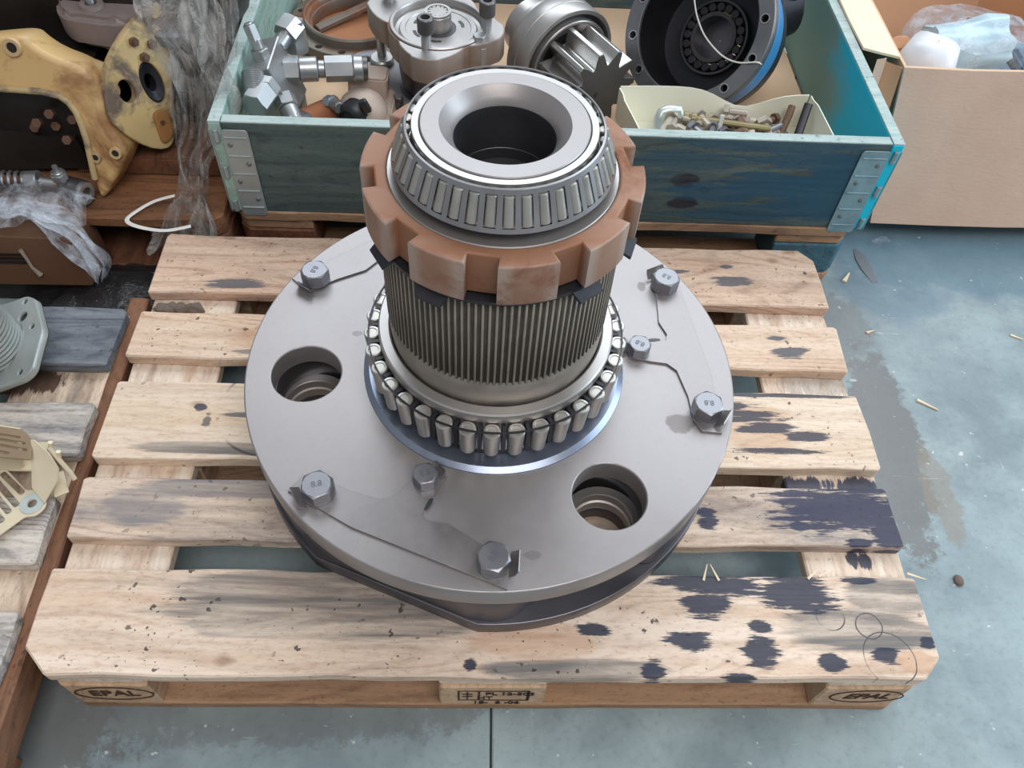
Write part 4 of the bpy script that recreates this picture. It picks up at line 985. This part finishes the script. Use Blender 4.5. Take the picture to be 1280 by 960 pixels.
# the arch goes on beyond the frame as a mirrored leg
MIR = [(-.24-x, y) for x, y in OUTY[::-1]]
arch = OUTY[:-1]+MIR[1:]
arch = OUTY+MIR
def smooth(pts, k=2):
    for _ in range(k):
        o = []
        for i in range(len(pts)):
            a, b = V(*pts[i]), V(*pts[(i+1) % len(pts)]); o += [tuple(a*.75+b*.25), tuple(a*.25+b*.75)]
        pts = o
    return pts
o = link('end_cover', flat('end_cover', [smooth(arch, 2)], -.075, 0, M['yellow'], .010, res=3), ma_); o.matrix_local = ym
# raised rim around the opening and bosses
inn = [(.106, .03), (.108, .075), (.110, .128), (.102, .176), (.076, .197), (-.018, .201), (-.10, .201)]
g = G(); g.tube([(x, y, .002) for x, y in smooth(inn, 1)[:-2]], .006, 8); o = g.done('opening_rim', M['yellow2'], ma_, sharp=60); o.matrix_local = ym
for (x, y, r) in ((.026, .270, .015), (.118, .083, .010), (.156, .092, .011)):
    g = G(); g.lathe([(r*.55, -.002), (r, -.002), (r*1.05, .003), (r*.95, .006), (r*.6, .006), (r*.55, .003)], 20, closed=True); o = g.done('bolt_boss', M['yellow'], ma_); o.matrix_local = ym @ Matrix.Translation((x, y, 0))
    g = G(); g.cyl((0, 0, .0), (0, 0, .0035), r*.56); o = g.done('dark_hole_disc', M['oily'], ma_); o.matrix_local = ym @ Matrix.Translation((x, y, 0))
# dark inner casting
def mbox(nm, c, d, mat, rot=(0, 0, 0), bev=.012, amp=0):
    g = G(); g.box(V(*c)-MO, d, rot)
    if amp:
        bmesh.ops.subdivide_edges(g.bm, edges=g.bm.edges[:], cuts=5, use_grid_fill=True); crumple(g, amp, 9)
    return g.done(nm, mat, ma_, bevel=bev, seg=2)
mbox('inner_casting', (-1.05, 1.13, .245), (.62, .34, .18), M['oily'], bev=.0, amp=.010)
mbox('inner_casting', (-.98, 1.0, .20), (.40, .10, .08), M['oily'], bev=.0, amp=.012)
mbox('upper_casting', (-.95, 1.30, .38), (.9, .40, .24), M['oily'], bev=0, amp=.014)
for k, (x, zz) in enumerate(((-.83, .27), (-.81, .25), (-.80, .29), (-.775, .265), (-.79, .235), (-.85, .245))):
    g = G(); p0 = V(x, .945+.02*(k % 2), zz)-MO; g.hexn(p0, p0+V(0, -.010, .006), .009); g.done('inner_bolt', M['brownp'], ma_, sharp=28)
# dusty pad with a rod
g = G(); m = Matrix.Translation(V(-.70, 1.120, .415)-MO)
g.prism(roundpoly([(-.085, -.060), (.02, -.085), (.12, -.03), (.17, .16), (-.05, .16), (-.11, .03)], .04, 5), -.06, .0, m); crumple(g, .004, 20); g.done('dusty_pad', M['pinkcast'], ma_, bevel=.010, seg=3)
g = G(); m = Matrix.Translation(V(-.725, 1.085, .415)-MO); g.lathe([(.010, .001), (.022, .001), (.020, .008), (.011, .008)], 24, m, closed=True); g.done('rod_collar', M['pinkcast'], ma_)
g = G(); g.cyl(V(-.725, 1.085, .405)-MO, V(-.745, 1.12, .50)-MO, .0085); g.done('rod', M['bolt'], ma_)
g = G(); m = Matrix.Translation(V(-.59, 1.13, .385)-MO); g.prism(roundpoly([(-.10, -.07), (.02, -.075), (.06, .05), (-.02, .08)], .02), -.03, .0, m); g.done('side_lug', metal('grey_machined_lug', S(132, 136, 146), .5, .5, .15, 9), ma_, bevel=.006)
# yellow half round flange plate
PO = V(-.66, .93, .20)-MO
u_ = V(.62, .78, 0).normalized(); v_ = V(-.25, .1, .95); v_ = (v_-u_*u_.dot(v_)).normalized(); n_ = u_.cross(v_)
pmx = Matrix((( u_.x, v_.x, n_.x, PO.x), (u_.y, v_.y, n_.y, PO.y), (u_.z, v_.z, n_.z, PO.z), (0, 0, 0, 1)))
po = smooth([(.145, .236), (.086, .216), (.038, .19), (.009, .164), (-.012, .129), (-.021, .096), (-.01, .063), (.019, .02), (.049, .0), (.07, .004), (.092, .031), (.110, .083), (.135, .133), (.155, .175), (.165, .23)], 1)
h1 = [(.0325+.0155*math.cos(2*PI*i/24), .124+.021*math.sin(2*PI*i/24)) for i in range(24)]
h2 = [(.084+.021*math.cos(2*PI*i/28), .117+.038*math.sin(2*PI*i/28)) for i in range(28)]
o = link('flange_plate', flat('flange_plate', [po, h1, h2], -.020, 0, M['yellow2'], .003), ma_); o.matrix_local = pmx
g = G(); g.lathe([(.012, -.03), (.030, -.03), (.032, -.008), (.028, -.004), (.014, -.010)], 28, closed=True); o = g.done('bore_seal', M['blackened'], ma_); o.matrix_local = pmx @ Matrix.Translation((.084, .117, 0)) @ Matrix.Diagonal((.72, 1.2, 1, 1))
for (x, y) in ((.083, .193), (.113, .177), (.089, .163), (.063, .051), (.128, .213)):
    g = G(); g.hexn((x, y, 0), (x, y, .007), .0085); g.cyl((x, y, .007), (x, y, .010), .0045); o = g.done('flange_bolt', M['brownp'], ma_, sharp=28); o.matrix_local = pmx
o = link('orange_lug', flat('orange_lug', [roundpoly([(.045, .012), (.075, .02), (.085, .07), (.055, .075)], .015)], .0, .008, metal('orange_primer', S(158, 112, 66), .6, 0, .2, 10, bump=.1), .002), ma_); o.matrix_local = pmx
for x, y, zz in ((-.715, 1.0, .345), (-.715, .985, .318)):
    g = G(); g.cyl(V(x-.03, y+.02, zz)-MO, V(x+.03, y-.01, zz)-MO, .014, ch=.005); g.done('pipe_stub', M['yellow'], ma_)
mbox('rear_casting', (-.63, 1.20, .28), (.20, .12, .25), M['oily'], bev=0, amp=.012)
mbox('skid', (-.66, 1.02, .165), (.30, .12, .04), MW['brown'], bev=.004)
# linkage with spring
g = G(); pts = []
for i in range(120):
    a = i/120*2*PI*7; pts.append(V(-.945+.085*i/120, .885+.016*math.cos(a), .185+.016*math.sin(a))-MO)
g.tube(pts, .0036, 6); g.done('coil_spring', M['bolt'], ma_, sharp=60)
g = G(); g.cyl(V(-.865, .885, .185)-MO, V(-.842, .885, .187)-MO, .019, ch=.002); g.cyl(V(-.842, .885, .186)-MO, V(-.79, .885, .178)-MO, .009); g.done('spring_rod', M['fit'], ma_)
g = G(); g.cyl(V(-.80, .88, .16)-MO, V(-.80, .88, .215)-MO, .011, ch=.001); g.hexn(V(-.80, .88, .198)-MO, V(-.80, .88, .210)-MO, .015); g.cyl(V(-.80, .88, .21)-MO, V(-.80, .88, .226)-MO, .005); g.done('link_bolt', M['fit'], ma_, sharp=28)
g = G(); g.cyl(V(-.80, .885, .172)-MO, V(-.762, .872, .172)-MO, .023, ch=.003); g.done('link_eye', M['fitd'], ma_)
g = G(); m, L = g.frame(V(-.764, .872, .172)-MO, V(-.758, .870, .172)-MO); g.lathe([(.012, 0), (.021, 0), (.021, L), (.017, L+.001), (.012, L)], 24, m, closed=True); g.done('eye_bush', M['fit'], ma_)
# brown cover hanging in front
BO = V(-.85, .74, .05)-MO
bmx = Matrix.Translation(BO) @ Matrix.Rotation(PI/2-R(12), 4, 'X')
o = link('brown_cover', flat('brown_cover', [roundpoly([(-.40, .121), (.086, .112), (.101, .010), (-.40, .004)], [.01, .016, .006, .01])], -.10, 0, M['brownp'], .003), ma_); o.matrix_local = bmx
for k in range(3):
    g = G(); g.box((-.07, .060+.008*k, .001), (.13, .004, .004)); o = g.done('cover_rib', M['oily'], ma_); o.matrix_local = bmx
g = G(); g.tube([(-.005, .088, .003), (.001, .068, .004), (.004, .052, .004), (.014, .034, .003)], [.004, .0028, .003, .005], 8); o = g.done('grease_bead', M['bead'], ma_); o.matrix_local = bmx
g = G(); g.box(V(-.98, .795, .028)-MO, (.44, .075, .055)); g.done('cover_base', M['oily'], ma_, bevel=.004)

# ================================================================ stretch film
def film(name, label, path, widths, mat, amp, seed, nv=16, folds=1.3, depth=.026, loc=None):
    P = [V(*p) for p in path]; N = len(P); rows = []
    loc = V(*(loc or path[-1]))
    nu = 60
    for i in range(nu+1):
        f = i/nu*(N-1); k = min(int(f), N-2); s = f-k
        p0, p1, p2, p3 = P[max(k-1, 0)], P[k], P[k+1], P[min(k+2, N-1)]
        c = .5*((2*p1)+(p2-p0)*s+(2*p0-5*p1+4*p2-p3)*s*s+(3*p1-p0-3*p2+p3)*s**3)
        wd = widths[k]*(1-s)+widths[k+1]*s
        row = []
        for j in range(nv*3+1):
            q = j/(nv*3)-.5
            ph = q*folds*2*PI*2
            y = math.sin(ph+seed+i*.05)*depth*.6+math.sin(ph*2.3+i*.11)*depth*.35
            pt = c+V(q*wd*(1+.1*math.sin(i*.3)), y, 0)
            nz = noise.noise_vector(V(pt.x*26, pt.y*26+seed, pt.z*9))*amp
            row.append(pt+nz-loc)
        rows.append(row)
    g = G(); g.sheet(rows); ob = g.done(name, mat, None, loc, sharp=80); tag(ob, label, 'plastic film'); return ob
film('stretch_film', 'crumpled clear stretch film hanging down beside the crate left corner', [(-.560, 1.02, .50), (-.545, .99, .45), (-.530, .955, .40), (-.522, .94, .35), (-.528, .93, .29), (-.550, .915, .235), (-.560, .885, .19), (-.562, .845, .165), (-.580, .815, .10)],
     [.11, .125, .14, .12, .095, .07, .055, .085, .15], M['film2'], .022, 1.3, loc=(-.575, .84, .146))
film('stretch_film', 'strip of stretch film hanging behind the crate left corner', [(-.50, 1.14, .50), (-.505, 1.10, .42), (-.515, 1.04, .33), (-.52, 1.0, .25)], [.05, .055, .06, .04], M['film2'], .008, 4.1, nv=8, loc=(-.52, 1.0, .15))
film('stretch_film', 'clear film draped over the brown cover with a shiny knotted end', [(-1.02, .80, .205), (-.93, .795, .205), (-.85, .79, .203), (-.79, .785, .192), (-.755, .765, .160), (-.725, .745, .125), (-.715, .735, .10)],
     [.03, .03, .035, .05, .07, .06, .03], M['film'], .014, 2.2, nv=10, folds=1.2, loc=(-.85, .78, .17))
g = G(); rows = []
for i in range(30):
    s = i/29; rows.append([V(-.30+.30*s, (-.055+.11*j/9)*(1-.15*s), .012+.012*math.sin(j*.9+s*9)-.05*max(0, s-.75)*4*.3) for j in range(10)])
g.sheet(rows); crumple(g, .012, 20, 8); o = g.done('stretch_film', M['film'], None, (-.73, .80, .195), sharp=80); tag(o, 'flat layer of clear film lying along the top of the brown cover', 'plastic film')
g = G(); rows = []
for i in range(22):
    rows.append([V(-.22+.31*i/21, -.10+.22*j/13, .012+.045*math.exp(-((i-12)/7)**2-((j-7)/4)**2)) for j in range(14)])
g.sheet(rows); crumple(g, .014, 22, 3)
t = NT('black_film'); t.base(S(40, 38, 40)); t.set(Roughness=.2, Alpha=.8); t.bump(t.noise(t.co(), 40, 4, .6, 1.), .8, .01); M['blackfilm'] = t.m
o = g.done('black_film', M['blackfilm'], None, (-.675, .715, .012), sharp=80); tag(o, 'dark glossy film crumpled between the two left pallets, widened to darken the floor', 'plastic film')  # film sheet widened past the film itself to darken the floor strip
sp_pts = [(-.600, .875, .170), (-.640, .868, .160), (-.672, .845, .152), (-.682, .828, .1495), (-.668, .815, .1490), (-.635, .805, .149), (-.600, .800, .152), (-.56, .81, .155)]
g = G(); O_ = V(-.64, .83, .149); g.tube([p-O_ for p in catmull(sp_pts)], .0042, 6, flatten=.4); o = g.done('strap_end', M['wire'], None, O_, sharp=60); tag(o, 'loose loop of white strap lying on the orange timber', 'strap')

# ================================================================ things on the grey pallet
M['valve'] = metal('cast_aluminium', S(182, 188, 186), .42, .55, .12, 12, bump=.12)
VO = V(-.80, .53, .1450)
va = thing('ribbed_valve', 'silver ribbed cylinder with triangular bolt flange at the left edge', 'machine part', VO)
fn = V(-.45, -.15, .88).normalized(); fu = V(1, 0, .51); fu = (fu-fn*fu.dot(fn)).normalized(); fv = fn.cross(fu)
FO = V(-.76, .53, .185)-VO
fm = Matrix(((fu.x, fv.x, fn.x, FO.x), (fu.y, fv.y, fn.y, FO.y), (fu.z, fv.z, fn.z, FO.z), (0, 0, 0, 1)))
fl_ = roundpoly([(-.12, .075), (-.042, .066), (-.002, .065), (.021, .051), (.058, -.020), (.057, -.036), (.055, -.093), (.038, -.103), (-.02, -.104), (-.12, -.09)], .009, 3)
hl = [ring_pts(.0048, 14, c) for c in ((-.003, .054), (.030, -.005), (.029, -.088))]+[[(.001+.0095*math.cos(2*PI*i/20), .023+.0085*math.sin(2*PI*i/20)) for i in range(20)]]
o = link('bolt_flange', flat('bolt_flange', [fl_]+hl, -.012, 0, M['valve'], .0016), va); o.matrix_local = fm
g = G(); g.lathe([(.0093, -.004), (.0001, -.004)], 20, cap=False); o = g.done('dark_port_disc', M['oily'], va); o.matrix_local = fm @ Matrix.Translation((.001, .023, 0))  # dark disc standing in for the shade inside the port
pr = [(.056, 0), (.054, .006)]
for i in range(11): pr += [(.054, .008+.0085*i), (.0535, .0125+.0085*i), (.047, .0130+.0085*i), (.047, .0160+.0085*i)]
pr += [(.050, .106), (.044, .112)]
g = G(); g.lathe(pr, 56); o = g.done('ribbed_barrel', M['valve'], va, sharp=25); o.matrix_local = fm @ Matrix.Translation((-.046, -.028, 0)) @ Matrix.Rotation(R(26), 4, 'Y')
for c in ((-.003, .054), (.030, -.005), (.029, -.088)):
    g = G(); g.cyl((*c, -.006), (*c, -.003), .0046, seg=14); o = g.done('dark_hole_disc', M['oily'], va); o.matrix_local = fm  # dark discs standing in for the shade down the bolt holes
o = link('dark_backing', flat('dark_backing', [[(x*.97, y*.97) for x, y in fl_]], -.0135, -.0118, M['oily']), va); o.matrix_local = fm  # dark plate added behind the flange so its holes look shaded
g = G(); g.cyl((-.03, -.01, .0), (-.01, .0, .036), .035); g.done('lower_body', M['fitd'], va, bevel=.003)
M['cream'] = metal('yellow_zinc_bracket', S(224, 210, 182), .42, .25, .08, 8, bump=.05)
M['creamd'] = metal('shaded_zinc_comb', S(150, 128, 104), .42, .35, .15, 8, bump=.05)  # browner copy of the cream metal, shade put into its colour
KO = V(-.68, .26, .1450)
kb = thing('slotted_bracket', 'cream coloured slotted metal bracket lying at the left edge', 'bracket', KO)
K = lambda x, y: (x-KO.x, y-KO.y)
def slot(ax_, ay, bx_, by, wd):
    a, b = V(ax_, ay), V(bx_, by); d = (b-a).normalized(); n = V(-d.y, d.x)*wd
    return roundpoly([tuple(a-n), tuple(b-n), tuple(b+n), tuple(a+n)], wd*.9, 4)
out = roundpoly([K(-.78, .27), K(-.722, .285), K(-.707, .289), K(-.667, .254), K(-.657, .256), K(-.639, .249), K(-.631, .231), K(-.636, .219), K(-.644, .213), K(-.655, .213), K(-.679, .185), K(-.72, .135), K(-.78, .09)], [.002, .004, .008, .006, .004, .012, .012, .01, .01, .006, .004, .002, .002], 4)
sl = [slot(*K(-.712, .283), *K(-.670, .249), .0042), slot(*K(-.728, .281), *K(-.671, .229), .0044), slot(*K(-.728, .264), *K(-.678, .218), .0044), slot(*K(-.728, .246), *K(-.682, .204), .0040), slot(*K(-.735, .232), *K(-.692, .191), .0036)]
link('slotted_plate', flat('slotted_plate', [out]+sl+[ring_pts(.0065, 20, K(-.652, .233))], .010, .0130, M['cream'], .0007), kb)
g = G(); g.lathe([(.0068, .0130), (.0165, .0130), (.0165, .0142), (.0068, .0142)], 32, Matrix.Translation((*K(-.652, .233), 0)), closed=True); g.done('eye_washer', M['paleclip'], kb)
g = G(); up = [(-.660, .259, .157), (-.634, .234, .158), (-.622, .266, .168), (-.6225, .281, .176), (-.633, .295, .194), (-.655, .311, .203), (-.660, .311, .203)]
g.faces([V(*p)-KO for p in up], [tuple(range(7))]); g.solid(.003); g.done('side_plate', M['cream'], kb, sharp=40, bevel=.0006)
out = roundpoly([K(-.78, .345), K(-.713, .333), K(-.682, .330), K(-.671, .323), K(-.660, .312), K(-.652, .279), K(-.700, .283), K(-.78, .296)], [.002, .006, .008, .006, .004, .002, .004, .002], 4)
sl = [slot(*K(-.722, .3225), *K(-.678, .3155), .0016), slot(*K(-.722, .315), *K(-.668, .3055), .0018), slot(*K(-.722, .3065), *K(-.662, .2945), .0018), slot(*K(-.722, .2965), *K(-.684, .2885), .0020)]
link('slotted_comb', flat('slotted_comb', [out]+sl, .0535, .0560, M['creamd'], .0005), kb, label='slotted comb with brown shade painted on')
g = G(); rows = [[V(*K(-.78, .350), h), V(*K(-.713, .337), h), V(*K(-.684, .333), h)] for h in (.002, .03, .054)]; g.sheet(rows); g.solid(.002); g.done('rear_web', M['cream'], kb)
g = G(); g.tube([V(-.636, .303, .196)-KO, V(-.625, .292, .184)-KO, V(-.611, .280, .165)-KO, V(-.606, .274, .156)-KO], .0035, 8)
for k in range(2): g.cyl(V(-.635+.010*k, .304-.009*k, .192-.010*k)-KO, V(-.633+.010*k, .307-.009*k, .203-.010*k)-KO, .0035, seg=10)
g.done('hinge_pin', M['cream'], kb, sharp=40)
g = G(); g.box((*K(-.73, .315), .005), (.13, .05, .004)); g.box((*K(-.69, .31), .022), (.006, .03, .036), (0, .3, .4)); g.box((*K(-.63, .27), .004), (.02, .04, .004), (0, 0, .5)); g.done('base_strip', M['cream'], kb, bevel=.0012)

# ================================================================ small debris
M['sludge'] = plain('dried_sludge', S(108, 94, 86), .9, var=.3, scale=60, bump=.6)
for k, (x, w_, lab) in enumerate(((-.567, .026, 'dried grey sludge lump on the pallet cross board, left one'), (-.532, .028, 'dried grey sludge lump on the pallet cross board, right one'))):
    g = G(); g.ball((0, 0, .004), (w_, .012, .009), u=24, v=12); crumple(g, .006, 70, k); o = g.done('sludge_lump', M['sludge'], None, (x, .633, .122), sharp=70); tag(o, lab, 'dirt')
M['chip'] = plain('pale_wood_chip', S(226, 206, 176), .7)
def chip(x, y, zz, L, wd, a, lab):
    g = G(); g.box((0, 0, wd*.25), (L, wd, wd*.5)); g.bm.verts.ensure_lookup_table()
    for v in g.bm.verts:
        if v.co.x > 0: v.co.y *= .3
    o = g.done('wood_splinter', M['chip'], None, (x, y, zz), (0, 0, a)); tag(o, lab, 'wood chip')
chip(.742, .874, 0, .030, .009, R(55), 'pale splinter on the floor beside the far right pallet corner')
chip(.752, .726, 0, .018, .005, R(20), 'thin pale splinter on the floor right of the second pallet board')
chip(.812, .548, 0, .040, .006, R(-35), 'long pale splinter on the open floor right of the pallet')
chip(1.05, .72, 0, .024, .005, R(-30), 'small splinter far out on the floor at the right edge')
for k, (x, a) in enumerate(((.297, 70), (.310, 110), (.452, 40), (.470, 20), (.600, -20))):
    chip(x, .146 if k < 4 else .143, .1445, .026, .0035, R(a), ['leftmost torn splinter at the rear edge of the front board', 'second torn splinter at the rear edge of the front board', 'third torn splinter at the rear edge of the front board', 'fourth torn splinter at the rear edge of the front board', 'torn splinter at the right end of the front board'][k])
g = G(); g.sheet([[V(.0, -.05, .0), V(.012, -.05, .001)], [V(-.008, -.01, .002), V(.012, -.01, .007)], [V(-.008, .02, .002), V(.010, .02, .008)], [V(.0, .05, .0), V(.006, .05, .001)]]); g.solid(.0015)
o = g.done('paint_flake', plain('grey_paint_flake', S(120, 124, 130), .6), None, (.787, .912, .0005), (0, 0, R(8)), sharp=50); tag(o, 'curled grey paint flake on the floor between crate and pallet corner', 'flake')
g = G(); g.ball((0, 0, .003), (.008, .010, .004), u=12, v=6); o = g.done('pebble', M['sludge'], None, (.752, .200, .0)); tag(o, 'small grey pebble on the bare floor right of the front pallet corner', 'pebble')
g = G(); g.ball((0, 0, .006), (.022, .010, .008), u=16, v=8); crumple(g, .006, 60, 2); o = g.done('film_scrap', M['film'], None, (.845, .985, .0), sharp=70); tag(o, 'scrap of clear film on the floor under the box flap', 'plastic film')
